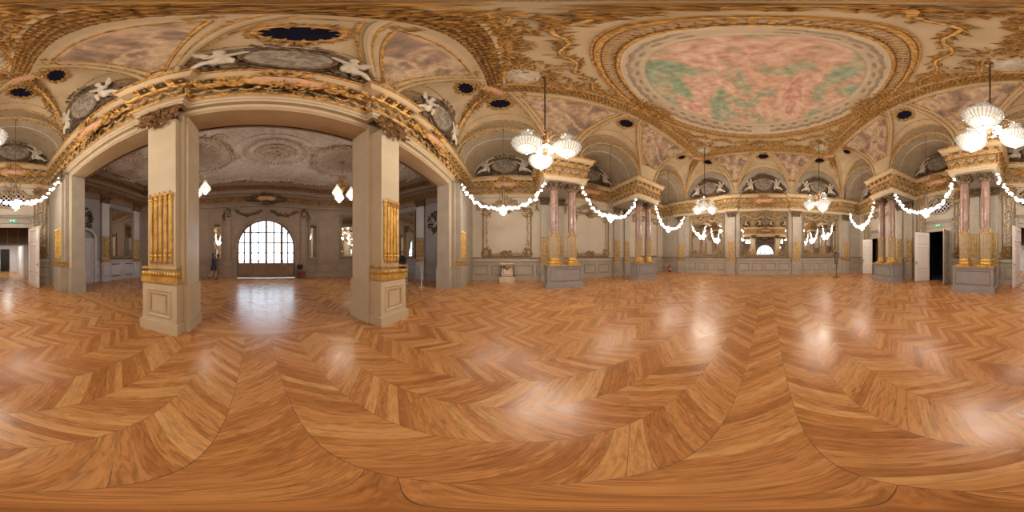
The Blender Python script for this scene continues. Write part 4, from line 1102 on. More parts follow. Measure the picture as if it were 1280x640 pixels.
# ================================================================ MIRRORS
def mirror_proto(w_, h_, name='mirror', ornate=True, frame_mat=None):
    t = thing(name, None, None)
    m = MB(); m.box(-w_ / 2 + .1, w_ / 2 - .1, .0, .03, .1, h_ - .1); m.build('mirror_glass', MIRR, t, smooth=False)
    m = MB(); m.rectmould(-w_ / 2, w_ / 2, 0, h_, [(0, 0), (0, .09), (.04, .11), (.08, .09), (.10, .05), (.14, .04), (.15, .03)], ID); m.build('frame', frame_mat or LINEM, t, smooth=False)
    if ornate:
        g = MB(); r = random.Random(6)
        for e in (-1, 1):
            vine(g, [Vector((e * (w_ / 2 - .2) + .05 * math.sin(k * .8), .05, .3 + (h_ - 1.0) * k / 30)) for k in range(31)], (0, 1, 0), .13, .11, .05, r, .025)
            foliage_blob(g, (e * (w_ / 2 - .38), .05, .28), EX, Vector((0, 0, 1)), (0, 1, 0), .36, .22, 100, .15, r, .06)
            scroll(g, (e * (w_ / 2 - .75), .06, .22), (e, 0, 0), (0, 0, 1), (0, 1, 0), .16, 1.5, .03)
            scroll(g, (e * (w_ / 2 - .55), .06, h_ - .75), (e, 0, 0), (0, 0, 1), (0, 1, 0), .25, 1.5, .04)
            foliage_blob(g, (e * (w_ / 2 - .5), .05, h_ - .45), EX, Vector((0, 0, 1)), (0, 1, 0), .4, .3, 90, .18, r, .08)
        vine(g, [Vector((-w_ / 2 + .3 + (w_ - .6) * k / 30, .05, .2 + .04 * math.sin(k))) for k in range(31)], (0, 1, 0), .16, .13, .035, r, .03)
        foliage_blob(g, (0, .06, h_ - .3), EX, Vector((0, 0, 1)), (0, 1, 0), .5, .28, 140, .18, r, .12)
        pts = [Vector((-w_ / 2 + .5 + (w_ - 1.0) * k / 30, .06, h_ - .42 - .35 * abs(math.sin(PI * k / 15)) + .1)) for k in range(31)]
        vine(g, pts, (0, 1, 0), .24, .17, .035, r, .06)
        g.build('gilt_carving', MATS['pale_gilding'], t)
    return t
mp_ = mirror_proto(3.95, 3.75)
mp_.location = wloc('F', -.32, 1.42, .01); mp_.rotation_euler = (0, 0, PI); tag(mp_, 'central gilt-carved wall mirror reflecting the arched window', 'mirror', 'three great mirrors of the end wall')
m2_ = mirror_proto(3.25, 3.75)
m2_.location = wloc('F', -5.2, 1.42, .01); m2_.rotation_euler = (0, 0, PI); tag(m2_, 'left gilt-carved wall mirror, nearer the panelled wall with the pedestal', 'mirror', 'three great mirrors of the end wall')
dup(m2_, wloc('F', 4.4, 1.42, .01), PI, 'right gilt-carved wall mirror, behind the small dark floor stand')
# upper relief above the mirrors
ur = MB(); r = random.Random(9)
for c, hw in ((-5.2, 1.5), (-.32, 1.8), (4.4, 1.5)):
    for e in (-1, 1):
        pts = [W_of('F')(c + e * (.3 + (hw - .3) * k / 8), .06, 4.95 - .25 * math.sin(PI * k / 8)) for k in range(9)]
        vine(ur, pts, (0, -1, 0), .2, .15, .05, r, .04)
struct(ur.build('trim_38', GOLD))

# back room mirrors
bm_ = mirror_proto(2.05, 3.2, ornate=False)
def onF(F, s, z, o=.002):
    p = F(s, o, z); q = F(s + 1, o, z); a = math.atan2((q - p).y, (q - p).x); return tuple(p), a
l, a = onF(FBR, LBR - 3.95, 1.35, .02); bm_.location = l; bm_.rotation_euler = (0, 0, a); tag(bm_, 'tall plain framed mirror on the bluish wall above the air grille', 'mirror', 'mirrors of the back room')
l, a = onF(FBL, 3.7, 1.35, .02); dup(bm_, l, a, 'tall plain framed mirror behind the dark clothed person and barrier posts')
l, a = onF(FC1, LC1 / 2 - .2, 1.35, .02); dup(bm_, l, a, 'mirror on the slanting wall right of the arched window')
l, a = onF(FC2, LC2 / 2 + .2, 1.35, .02); dup(bm_, l, a, 'mirror on the slanting wall left of the arched window')
bm2 = mirror_proto(.78, 2.6, ornate=False, frame_mat=TAUPE)
bm2.location = (2.62, BWY + .02, 1.25); tag(bm2, 'narrow mirror left of the arched window glowing with reflected lamps', 'mirror', 'narrow mirrors beside the window')
dup(bm2, (-4.0, BWY + .02, 1.25), 0, 'narrow mirror right of the arched window glowing with reflected lamps')
# pilasters in the back room
bp_ = pilaster_proto(.55, BLUEW, .14)
l, a = onF(FBR, LBR - 2.55, 0); bp_.location = l; bp_.rotation_euler = (0, 0, a); tag(bp_, 'bluish pilaster with gilded capital nearer the arcade, left of the grille mirror', 'pilaster', 'pilasters of the back room')
l, a = onF(FBR, LBR - 5.3, 0); dup(bp_, l, a, 'bluish pilaster with gilded capital deeper in the back room, right of the grille mirror')
l, a = onF(FBL, 2.25, 0); dup(bp_, l, a, 'bluish pilaster right of the mirror behind the barrier posts')
l, a = onF(FBL, 5.1, 0); dup(bp_, l, a, 'bluish pilaster left of the mirror behind the barrier posts')
# air grilles with round boss under the mirror
g = thing('air_grille', 'white panelled air grille with round boss under the tall mirror', 'grille', onF(FBR, LBR - 3.95, .2)[0], onF(FBR, LBR - 3.95, .2)[1])
m = MB(); m.box(-1.0, 1.0, .0, .1, 0, .85)
for e in (-1, 1): m.rectmould(min(e * .22, e * .95), max(e * .22, e * .95), .12, .72, [(0, .1), (.02, .13), (.05, .1)], ID)
m.lathe([(.001, .12), (.08, .14), (.12, .12), (.14, .15), (.18, .15), (.2, .1)], lambda x, y, z: Vector((x, z, .42 + y)), 20, False); m.build('panel', BLUEW, g)
for e in (-1, 1):
    for zz in (.03, .77): m = MB(); m.box(min(e * .25, e * .92), max(e * .25, e * .92), .09, .105, zz, zz + .05); m.build('slot', BLACK, g, smooth=False)
# blind arched door in the left part of the long wall
bd_ = thing('arched_side_door', 'bluish-grey panelled door with arched head, just inside the left arcade opening', 'door', onF(FBR, LBR - 1.2, 0, .03)[0], onF(FBR, LBR - 1.2, 0)[1])
m = MB(); m.box(-.55, .55, 0, .06, 0, 2.5); m.box(-.7, -.55, 0, .14, 0, 2.6); m.box(.55, .7, 0, .14, 0, 2.6)
m.tube([Vector((.62 * math.cos(PI * k / 20), .06, 2.5 + .5 * math.sin(PI * k / 20))) for k in range(21)], .09, 8)
m.rectmould(-.42, .42, .3, 1.0, [(0, .06), (.02, .09), (.05, .06)], ID); m.rectmould(-.42, .42, 1.15, 2.35, [(0, .06), (.02, .09), (.05, .06)], ID); m.build('door_leaf', BLUEW, bd_)
m = MB(); m.ell((-.45, .1, 1.1), .03, .03, .03); m.build('knob', GOLD, bd_)
g = MB(); foliage_blob(g, onF(FBR, LBR - 1.2, 3.6, .04)[0], Vector((0, 1, 0)), Vector((0, 0, 1)), (-1, 0, 0), .45, .6, 110, .18); foliage_blob(g, onF(FBL, 1.2, 3.6, .04)[0], Vector((0, 1, 0)), Vector((0, 0, 1)), (1, 0, 0), .45, .6, 110, .18); struct(g.build('trim_39', BRONZE))
# ================================================================ DOORS
def door_leaf(parent, hinge, tip, h=2.9, mat=WHITE, name='door_leaf', handle=True):
    hx, hy = hinge; tx, ty = tip; L_ = math.hypot(tx - hx, ty - hy); a = math.atan2(ty - hy, tx - hx)
    m = MB(); m.box(0, L_, -.025, .025, .02, h)
    F1 = lambda s, o, z: Vector((s, .025 + o, z)); F2 = lambda s, o, z: Vector((s, -.025 - o, z))
    for F in (F1, F2):
        for z0, z1 in ((.15, .62), (.74, 2.05), (2.18, h - .14)):
            m.rectmould(.1, L_ - .1, z0, z1, [(0, 0), (.01, .02), (.04, .025), (.055, .0), (.09, 0), (.10, .01)], F)
    o = m.build(name, mat, parent, smooth=False); o.location = (hx - parent.location.x, hy - parent.location.y, 0); o.rotation_euler = (0, 0, a)
    if handle:
        k = MB()
        for e in (-1, 1):
            k.box(L_ - .09, L_ - .05, e * .025, e * .035, 1.0, 1.2); k.tube([(L_ - .07, e * .03, 1.12), (L_ - .07, e * .075, 1.12), (L_ - .17, e * .08, 1.12)], .012, 6)
        k.build('handle', GOLDD, o)
def doorway(n, y0, y1, zt, label):
    t = bpy.data.objects.new('door_%d' % n, None); COL.objects.link(t); t.location = (XR, (y0 + y1) / 2, 0); t['kind'] = 'structure'
    yc = (y0 + y1) / 2; W = lambda s, o, z: Vector((-o, s - yc, z))
    m = MB()
    for a, b in ((y0 - .14, y0), (y1, y1 + .14)): m.box(a, b, -TW, .06, 0, zt + .02, W); m.box(a + .03, b - .03, .06, .09, 0, zt, W)
    m.box(y0 - .14, y1 + .14, -TW, .06, zt, zt + .16, W); m.box(y0 - .2, y1 + .2, 0, .16, zt + .62, zt + .70, W); m.box(y0 - .17, y1 + .17, 0, .1, zt + .56, zt + .62, W); m.box(y0 - .15, y1 + .15, 0, .04, zt + .16, zt + .56, W)
    m.rectmould(y0 - .1, y1 + .1, zt + .2, zt + .52, [(0, .04), (.02, .07), (.045, .04)], W)
    m.build('door_case', GREY, t, smooth=False)
    g = MB()
    for e, yy in ((-1, y0 - .35), (1, y1 + .35)):
        scroll(g, W(yy, .05, zt + .3), (0, e, 0), (0, 0, 1), (-1, 0, 0), .2, 1.4, .035); scroll(g, W(yy + .0, .05, zt - .05), (0, -e, 0), (0, 0, 1), (-1, 0, 0), .13, 1.4, .03)
        vine(g, [W(yy, .03, zt + .5), W(yy + e * .05, .03, zt + .8), W(yy - e * .1, .03, zt + 1.0)], (-1, 0, 0), .14, .12, .04)
    g.build('scroll_bracket', GREY, t)
    return t
d1 = doorway(1, -1.5, .2, 2.95, ''); door_leaf(d1, (XR - .05, .17), (7.3, .50)); door_leaf(d1, (XR - .05, -1.47), (7.24, -1.77))
d2 = doorway(2, 4.05, 5.45, 2.95, ''); door_leaf(d2, (XR - .05, 5.42), (7.42, 5.88)); door_leaf(d2, (XR - .05, 4.08), (7.3, 3.93), mat=GREY)
d3 = doorway(3, 10.0, 11.1, 2.95, ''); door_leaf(d3, (XR - .05, 11.08), (7.7, 11.68))
# lattice oval windows over the two first doors
def lattice(y, z, nm, lb):
    t = thing('lattice_oculus', lb, 'grille', (XR, y, z), RZ['R'], 'black and white lattice ovals over the doors')
    m = MB(); m.lathe([(.001, .02), (1, .02)], lambda x, y_, z_: Vector((x * .86, z_, y_ * .52)), 40, False); m.build('dark_opening', BLACK, t)
    m = MB()
    n = 9
    for k in range(-12, 13):
        for sg in (-1, 1):
            c = k * .25; pts = []
            # line x*sg*0.62.. clipped to ellipse
            for q in range(41):
                x = -.86 + 1.72 * q / 40; zz = sg * x + c
                if (x / .84) ** 2 + (zz / .50) ** 2 < 1: pts.append(Vector((x, .035, zz)))
            if len(pts) > 1: m.tube([pts[0], pts[-1]], .024, 4)
    m.build('lattice', WHITE, t)
    m = MB(); m.tube([Vector((.88 * math.cos(2 * PI * k / 40), .05, .54 * math.sin(2 * PI * k / 40))) for k in range(40)], .05, 8, closed=True, up=(0, 1, 0))
    r = random.Random(3)
    for e in (-1, 1): vine(m, [Vector((e * (.15 + .6 * k / 8), .04, .66 + .2 * math.sin(PI * k / 8))) for k in range(9)], (0, 1, 0), .18, .15, .04, r, .04)
    foliage_blob(m, (0, .05, .75), EX, Vector((0, 0, 1)), (0, 1, 0), .25, .2, 40, .15, r, .08); m.build('carved_surround', GREY, t)
lattice(-.45, 4.55, 'a', 'oval lattice over the first white doorway with the bright corridor')
lattice(4.75, 4.55, 'b', 'oval lattice over the doorway to the dark room')
for nm, y, lb in (('a', -.65, 'green exit sign over the doorway to the bright corridor'), ('b', 4.75, 'green exit sign over the doorway to the dark room')):
    t = thing('exit_sign', lb, 'sign', (XR - .1, y, 3.28), RZ['R'])
    m = MB(); m.box(-.20, .20, .0, .04, -.05, .09); m.build('sign_box', EXITM, t, smooth=False)
    m = MB()   # running figure and arrow
    m.ell((-.03, .045, .065), .012, .006, .012); m.tube([(-.03, .045, .05), (-.045, .045, .015)], .008, 5); m.tube([(-.045, .045, .015), (-.02, .045, -.01), (-.03, .045, -.035)], .006, 5); m.tube([(-.045, .045, .015), (-.08, .045, -.01)], .006, 5); m.tube([(-.03, .045, .045), (.0, .045, .025)], .005, 5)
    m.build('running_figure', EXITW, t); m = MB(); m.tube([(.05, .045, .02), (.14, .045, .02)], .008, 5); m.tube([(.11, .045, .05), (.14, .045, .02), (.11, .045, -.01)], .008, 5); m.build('arrow', EXITW, t)
# corridor behind door 1, dark room behind door 2, added box behind door 3 to keep sky light out
m = MB(); X0 = XR + TW
def boxroom(m, x0, x1, y0, y1, z1, t=.15):
    m.box(x0, x1, y0 - t, y0, 0, z1); m.box(x0, x1, y1, y1 + t, 0, z1); m.box(x0, x1, y0 - t, y1 + t, z1, z1 + t); m.box(x1, x1 + t, y0 - t, y1 + t, 0, z1)
cw = MB(); boxroom(cw, X0, 15.5, -2.6, 1.3, 2.2)
cw.v = []; cw.f = []
cw.box(X0, 15.5, -2.8, -2.6, 0, 4.2); cw.box(X0, 15.5, 1.3, 1.5, 0, 4.2); cw.box(X0, 15.6, -2.8, 1.5, 4.2, 4.35)
cw.box(15.5, 15.7, -2.8, -.95, 0, 4.2); cw.box(15.5, 15.7, .0, 1.5, 0, 4.2); cw.box(15.5, 15.7, -.95, 0, 2.2, 4.2)
cw.box(11.0, 15.5, -1.75, -1.6, 0, 2.45); cw.box(11.0, 15.5, .35, .5, 0, 2.45); cw.box(11.0, 15.5, -1.6, .35, 2.45, 2.5)
struct(cw.build('wall_corridor', WHITE, smooth=False))
m = MB(); m.box(10.9, 11.0, -2.6, -1.6, 0, 2.2); m.box(10.9, 11.0, .35, 1.3, 0, 2.2); struct(m.build('wall_corridor_front', WHITE, smooth=False))
m = MB(); m.box(10.85, 10.95, -2.6, 1.3, 2.2, 4.2); struct(m.build('trim_40', TAUPE, smooth=False))
m = MB()
for y in (-1.9, -1.2, -.5, .2, .9): m.box(10.80, 10.86, y - .02, y + .02, 2.2, 4.2)
m.box(10.8, 10.86, -2.6, 1.3, 2.18, 2.26); struct(m.build('trim_41', STUC, smooth=False))
ar = thing('ceiling_light', 'flat white corridor ceiling light beyond the open white doors', 'light', (13.0, -.62, 2.43)); m = MB(); m.box(-.9, .9, -.25, .25, -.02, .02); m.build('diffuser', LEDW, ar, smooth=False)
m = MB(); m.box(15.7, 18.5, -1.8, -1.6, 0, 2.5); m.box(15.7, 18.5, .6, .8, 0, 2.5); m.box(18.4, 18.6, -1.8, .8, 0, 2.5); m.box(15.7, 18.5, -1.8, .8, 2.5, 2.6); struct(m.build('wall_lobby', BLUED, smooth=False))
df = thing('dark_doorway', 'dark framed glass doorway at the end of the bright corridor', 'door', (15.45, -.47, 0))
m = MB()
for a, b in ((-.52, -.44), (.44, .52)): m.box(-.04, .04, a, b, 0, 2.25)
m.box(-.04, .04, -.52, .52, 2.15, 2.25); m.build('door_frame', WHITE, df, smooth=False)
m = MB(); m.box(.3, .33, -.4, .4, 0, 2.1); m.box(.28, .35, -.02, .02, 0, 2.1); m.box(.28, .35, -.4, .4, 1.0, 1.06); m.build('dark_glass', DARKM, df, smooth=False)
es = thing('direction_sign', 'small blue and dark sign on the corridor wall edge', 'sign', (10.86, .52, 2.0)); m = MB(); m.box(-.03, 0, -.1, .18, -.12, .02); m.build('sign_plate', DARKM, es, smooth=False); m = MB(); m.box(-.035, -.03, -.08, .16, .03, .12); m.box(-.035, 0, -.09, .17, .025, .13); m.build('blue_panel', BLUEW, es, smooth=False)
sw_ = thing('wall_box', 'small dark intercom box on the white corridor wall', 'box', (11.9, .34, 1.35)); m = MB(); m.box(-.07, .07, -.04, 0, -.14, .14); m.build('case', DARKM, sw_, smooth=False); m = MB(); m.box(-.04, .04, -.045, -.04, 0, .09); m.build('screen', TAUPE, sw_, smooth=False)
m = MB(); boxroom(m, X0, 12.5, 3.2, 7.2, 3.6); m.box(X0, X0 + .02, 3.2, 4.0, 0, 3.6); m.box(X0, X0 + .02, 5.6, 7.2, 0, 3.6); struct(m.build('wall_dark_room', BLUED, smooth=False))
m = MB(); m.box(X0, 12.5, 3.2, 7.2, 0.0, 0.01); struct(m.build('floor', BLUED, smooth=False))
m = MB(); boxroom(m, X0, 10.5, 9.6, 11.6, 3.2); struct(m.build('wall_sky_block', GREY, smooth=False))
sp_ = thing('white_post', 'slim white post standing inside the dark room doorway', 'post', (9.6, 5.05, 0)); m = MB(); m.lathe([(.14, 0), (.14, .02), (.03, .04), (.03, 1.05)], n=14); m.build('post', WHITE, sp_)
m = MB(); m.ell((0, 0, 1.08), .045, .045, .045); m.build('cap', DARKM, sp_)

# ================================================================ CARTOUCHES, LUNETTE RELIEFS, OCULI
def cartouche_proto(gm):
    t = thing('cartouche', None, None); r = random.Random(12)
    m = MB(); rows = []
    for q in range(9):
        rr = q / 8; rows.append([Vector((.62 * rr * math.cos(a), .20 + .12 * (1 - rr * rr) + (.02 * math.cos(9 * a)) * rr, .21 * rr * math.sin(a))) for a in [2 * PI * k / 36 for k in range(36)]])
    m.grid(rows, False, True); m.build('shell', ROSE, t)
    g = MB(); g.tube([Vector((.66 * math.cos(a), .19, .25 * math.sin(a))) for a in [2 * PI * k / 40 for k in range(40)]], .055, 8, closed=True, up=(0, 1, 0))
    for e in (-1, 1):
        scroll(g, (e * .78, .16, .1), (e, 0, 0), (0, 0, 1), (0, 1, 0), .17, 1.4, .05); scroll(g, (e * .75, .16, -.16), (e, 0, 0), (0, 0, -1), (0, 1, 0), .13, 1.3, .04)
        vine(g, [Vector((e * (.8 + .5 * k / 8), .12, -.05 + .08 * math.sin(k))) for k in range(9)], (0, 1, 0), .2, .16, .03, r, .03)
    foliage_blob(g, (0, .22, .33), EX, Vector((0, 0, 1)), (0, 1, 0), .35, .12, 60, .15, r, .1); foliage_blob(g, (0, .2, -.33), EX, Vector((0, 0, 1)), (0, 1, 0), .4, .1, 60, .14, r, .08)
    for k in range(5): g.leaf((-.2 + .1 * k, .24, .33), (-.6 + .3 * k, 0, 1), (0, 1, 0), .2, .08, .2)
    g.build('gilt_scrollwork', gm, t)
    return t
ca = cartouche_proto(GOLD); CGRP = 'rose shell cartouches of the cornice'
ca.location = wloc('N', -.45, 6.02, .12); tag(ca, 'rose shell cartouche in gold scrolls above the middle of the big archway', 'cartouche', CGRP)
for sd, s, lb in (('N', -4.85, 'rose shell cartouche above the narrow archway right of the window archway'), ('N', 3.95, 'rose shell cartouche above the narrow archway left of the window archway'),
                  ('L', -.4, 'rose shell cartouche on the cornice above the marble pedestal'), ('L', 5.15, 'rose shell cartouche above the wall panel between the two column pairs'), ('L', 10.9, 'rose shell cartouche above the plain corner panel of the pedestal wall'),
                  ('R', -.65, 'rose shell cartouche above the doorway to the bright corridor'), ('R', 4.75, 'rose shell cartouche above the doorway to the dark room'), ('R', 10.6, 'rose shell cartouche above the farthest white door'),
                  ('F', -.32, 'rose shell cartouche above the central mirror'), ('F', -5.2, 'rose shell cartouche above the left mirror'), ('F', 4.4, 'rose shell cartouche above the right mirror')):
    dup(ca, wloc(sd, s, 6.02, .12), RZ[sd], lb)
cb_ = cartouche_proto(BRONZE); cb_.location = (-.7, BWY + .1, 5.45); tag(cb_, 'rose shell cartouche on the cornice above the arched window', 'cartouche', CGRP)
# corner bosses: rose shells at the vault corners
for i, ((x, y, ex, ey), lb) in enumerate(zip(corners, ('rose shell boss at the ceiling corner above the pedestal end of the arcade', 'rose shell boss at the ceiling corner above the bright corridor doorway', 'rose shell boss at the ceiling corner toward the right mirror', 'rose shell boss at the ceiling corner toward the left mirror'))):
    d = Vector((ex, ey, 0)).normalized(); n = Vector((ex * .35, ey * .35, -1)).normalized(); xa = Vector((-d.y, d.x, 0)); za = xa.cross(n)
    b = dup(ca, label=lb, group='rose shell bosses at the corners of the ceiling', mat=mat4((x - ex * .12, y - ey * .12, ZT - .0), xa, n, za)); b.scale = (.62, .6, .9); b['category'] = 'boss'; b.name = 'corner_boss'
# pale shells inside the flat corners
psh = thing('ceiling_shell', 'pale oval shell relief on the flat ceiling corner above the pedestal side', 'ornament', (BX0 + .85, BY0 + .85, ZT - .01), 0, 'pale oval shells of the ceiling corners')
m = MB(); m.lathe([(.001, -.12), (.2, -.11), (.42, -.05), (.5, -.0)], lambda x, y, z: Vector((x * 1.2, y, z)), 32, False); m.build('shell', STUC, psh)
m = MB(); m.tube([Vector((.62 * math.cos(2 * PI * k / 36), .52 * math.sin(2 * PI * k / 36), -.03)) for k in range(36)], .05, 8, closed=True); foliage_blob(m, (0, 0, -.01), EX, EY, dn, .8, .7, 60, .14, random.Random(4)); m.build('gilt_rim', GOLD, psh)
psh.rotation_euler = (0, 0, PI / 4 * 3)
for (x, y, ex, ey), lb in list(zip(corners, ('', 'pale oval shell relief on the flat ceiling corner above the bright corridor doorway', 'pale oval shell relief on the flat ceiling corner toward the right mirror', 'pale oval shell relief on the flat ceiling corner toward the left mirror')))[1:]:
    dup(psh, (x + ex * .85, y + ey * .85, ZT - .01), PI / 4 * (3 if ex * ey > 0 else 1), lb)

# cherub: continuous skinned figure, reused
def skin_mesh(name, verts, edges, radii, sub=1):
    me = bpy.data.meshes.new(name); me.from_pydata(verts, edges, []); ob = bpy.data.objects.new(name, me); COL.objects.link(ob)
    sk = ob.modifiers.new('s', 'SKIN'); sub_ = ob.modifiers.new('d', 'SUBSURF'); sub_.levels = sub; sub_.render_levels = sub
    for i, r in enumerate(radii):
        q = me.skin_vertices[0].data[i]; q.radius = (r, r) if not isinstance(r, tuple) else r
    me.skin_vertices[0].data[0].use_root = True
    bpy.context.view_layer.update()
    dg = bpy.context.evaluated_depsgraph_get(); out = bpy.data.meshes.new_from_object(ob.evaluated_get(dg)); out.name = name
    bpy.data.objects.remove(ob); out.shade_smooth()
    return out
def mobj(name, me, mat, parent):
    me.materials.clear(); me.materials.append(mat); o = bpy.data.objects.new(name, me); COL.objects.link(o); o.parent = parent; return o
CHV = [(0, .14, .22), (0, .15, .36), (0, .14, .50), (0, .13, .60), (.02, .16, .70), (.02, .16, .79),      # pelvis, belly, chest, neck, head, crown
       (.12, .15, .53), (.23, .19, .55), (.32, .18, .64), (.37, .16, .69),       # raised arm toward the medallion
       (-.12, .15, .51), (-.20, .22, .39), (-.11, .29, .32), (-.06, .31, .32),
       (.09, .2, .18), (.15, .36, .19), (.14, .33, .0), (.16, .40, -.05),
       (-.08, .18, .15), (-.23, .29, .11), (-.36, .25, -.01), (-.42, .28, -.04)]
CHE = [(0, 1), (1, 2), (2, 3), (3, 4), (4, 5), (2, 6), (6, 7), (7, 8), (8, 9), (2, 10), (10, 11), (11, 12), (12, 13), (0, 14), (14, 15), (15, 16), (16, 17), (0, 18), (18, 19), (19, 20), (20, 21)]
CHR = [.135, .14, .125, .055, .11, .085, .07, .055, .043, .03, .07, .055, .043, .03, .10, .08, .055, .035, .10, .08, .055, .035]
cher_me = skin_mesh('cherub_figure', CHV, CHE, CHR, 1)
def lunette_proto(w_=3.0, h_=1.5):
    t = thing('lunette_relief', None, None); r = random.Random(21)
    # dark foliage ground with arched top
    m = MB(); xs = [-w_ / 2 * math.cos(PI * k / 30) for k in range(31)]
    zt = lambda x: .05 + h_ * math.sqrt(max(0, 1 - (2 * x / w_) ** 2)) ** .75
    m.grid([[Vector((x, .03, 0)) for x in xs], [Vector((x, .05 + .02 * math.sin(i * 3), zt(x) * .5)) for i, x in enumerate(xs)], [Vector((x, .03, zt(x))) for x in xs]]); m.build('relief_ground', DARKREL, t)
    m = MB(); rows = []
    for q in range(8):
        rr = q / 7; rows.append([Vector((.66 * rr * math.cos(a), .12 + .05 * (1 - rr) + .008 * math.cos(6 * a + q * 2), .72 + .50 * rr * math.sin(a))) for a in [2 * PI * k / 40 for k in range(40)]])
    m.grid(rows, False, True); m.build('oval_medallion', RELIEF, t)
    g = MB()
    g.tube([Vector((.70 * math.cos(a), .12, .72 + .54 * math.sin(a))) for a in [2 * PI * k / 44 for k in range(44)]], .05, 8, closed=True, up=(0, 1, 0))
    g.tube([Vector((.80 * math.cos(a), .09, .72 + .63 * math.sin(a))) for a in [2 * PI * k / 44 for k in range(44)]], .025, 6, closed=True, up=(0, 1, 0))
    foliage_blob(g, (0, .1, 1.36), EX, Vector((0, 0, 1)), (0, 1, 0), .5, .12, 60, .15, r, .06)
    g.build('medallion_frame', BRONZE, t)
    for e in (-1, 1):
        g = MB()
        foliage_blob(g, (e * 1.15, .05, .3), EX, Vector((0, 0, 1)), (0, 1, 0), .42, .3, 90, .2, r, .05)
        scroll(g, (e * 1.25, .06, .3), (e, 0, 0), (0, 0, 1), (0, 1, 0), .2, 1.5, .035)
        g.build('foliage_carving', BRONZE, t)
    for e in (-1, 1):
        o = mobj('cherub_figure', cher_me, STUC, t); o.location = (-e * .98, .04, .24); o.scale = (e * 1.1, .75, 1.12)
        w2 = MB()
        for k in range(5): w2.leaf((-.10, .08, .62), (-1, 0, .8 - .3 * k), (0, 1, 0), .34 - .03 * k, .1, .1)
        q = w2.build('wing', STUC, o)
    return t
lu = lunette_proto(); LG = 'oval medallion reliefs with white cherubs in the lunettes'
lu.scale = (1.05, 1, 1.2); lu.location = wloc('F', -.35, ZC + .08, .02); lu.rotation_euler = (0, 0, PI); tag(lu, 'grey oval medallion with white cherubs above the central mirror', 'relief', LG)
for sd, s, lb, sc_ in (('F', -4.95, 'grey oval medallion with white cherubs above the left mirror', 1), ('F', 4.15, 'grey oval medallion with white cherubs above the right mirror', 1),
                  ('N', -.47, 'wide oval medallion with white cherubs above the middle of the big archway', .98), ('N', -4.85, 'oval medallion with cherubs above the narrow archway right of the window archway', 1), ('N', 3.95, 'oval medallion with cherubs above the narrow archway left of the window archway', 1),
                  ('L', -.45, 'dark oval medallion with cherubs in the niche above the marble pedestal', 1.08), ('L', 5.15, 'dark oval medallion with cherubs in the niche between the column pairs of the pedestal wall', 1.05), ('L', 10.85, 'dark oval medallion in the niche of the pedestal wall next to the mirror wall', 1.05),
                  ('R', -.7, 'dark oval medallion with cherubs in the niche above the bright corridor doorway', 1.08), ('R', 4.75, 'dark oval medallion with cherubs in the niche above the dark room doorway', 1.05), ('R', 10.6, 'dark oval medallion in the niche above the farthest white door', 1.05)):
    if sd == 'N':
        tn = math.radians(16); nv = Vector((0, math.cos(tn), -math.sin(tn)))
        q = dup(lu, label=lb, mat=mat4((s, YN + .22, ZC + .06), (1, 0, 0), nv, Vector((1, 0, 0)).cross(nv)))
        q.scale = (sc_, 1, 1.1)
    else: q = dup(lu, wloc(sd, s, ZC + .08, .02), RZ[sd], lb); q.scale = (sc_ * 1.05, 1, sc_ * (1.2 if sd == 'F' else 1.02))
def oculus_proto():
    t = thing('oculus_vent', None, None); r = random.Random(31)
    m = MB(); m.lathe([(.001, .0), (1, .0)], lambda x, y, z: Vector((x * .42, .035, y * .28)), 28, False)
    m.build('dark_opening', BLACK, t)
    g = MB(); g.tube([Vector((.44 * math.cos(a), .04, .30 * math.sin(a))) for a in [2 * PI * k / 30 for k in range(30)]], .035, 6, closed=True, up=(0, 1, 0))
    for k in range(34):
        a = 2 * PI * k / 34; p = (.44 * math.cos(a), .04, .30 * math.sin(a)); g.leaf(p, (math.cos(a + r.uniform(-.6, .6)), 0, math.sin(a + r.uniform(-.6, .6))), (0, 1, 0), r.uniform(.10, .2), .08, .1)
        if k % 3 == 0: g.leaf(p, (-math.cos(a), 0, -math.sin(a)), (0, 1, 0), .10, .06, .1)
    for e in (-1, 1):
        vine(g, [Vector((e * (.45 + .35 * k / 5), .03, -.1 - .02 * k)) for k in range(6)], (0, 1, 0), .1, .1, .06, r, .012)
    g.build('gilt_wreath', GOLD, t)
    return t
ocp = None
OC = [('N', -.47, .55, 1.25, 'large black oval opening high over the middle of the big archway'), ('N', -4.85, .42, .9, 'black oval opening over the narrow archway right of the window archway'), ('N', 3.95, .42, .9, 'black oval opening over the narrow archway left of the window archway'),
      ('L', -.45, .5, 1, 'black oval opening in the vault above the pedestal niche'), ('L', 5.1, .45, 1, 'black oval opening in the vault between the column pairs of the pedestal wall'), ('L', 10.3, .45, 1, 'black oval opening in the vault corner near the left mirror, pedestal wall side'),
      ('R', -.7, .5, 1, 'black oval opening in the vault above the bright corridor doorway'), ('R', 4.75, .5, 1, 'black oval opening in the vault above the dark room doorway'), ('R', 9.8, .45, 1, 'black oval opening in the vault above the farthest white door'),
      ('F', -4.6, .42, 1, 'black oval opening in the vault above the left mirror'), ('F', -.35, .42, 1, 'black oval opening in the vault above the central mirror'), ('F', 3.9, .42, 1, 'black oval opening in the vault above the right mirror')]
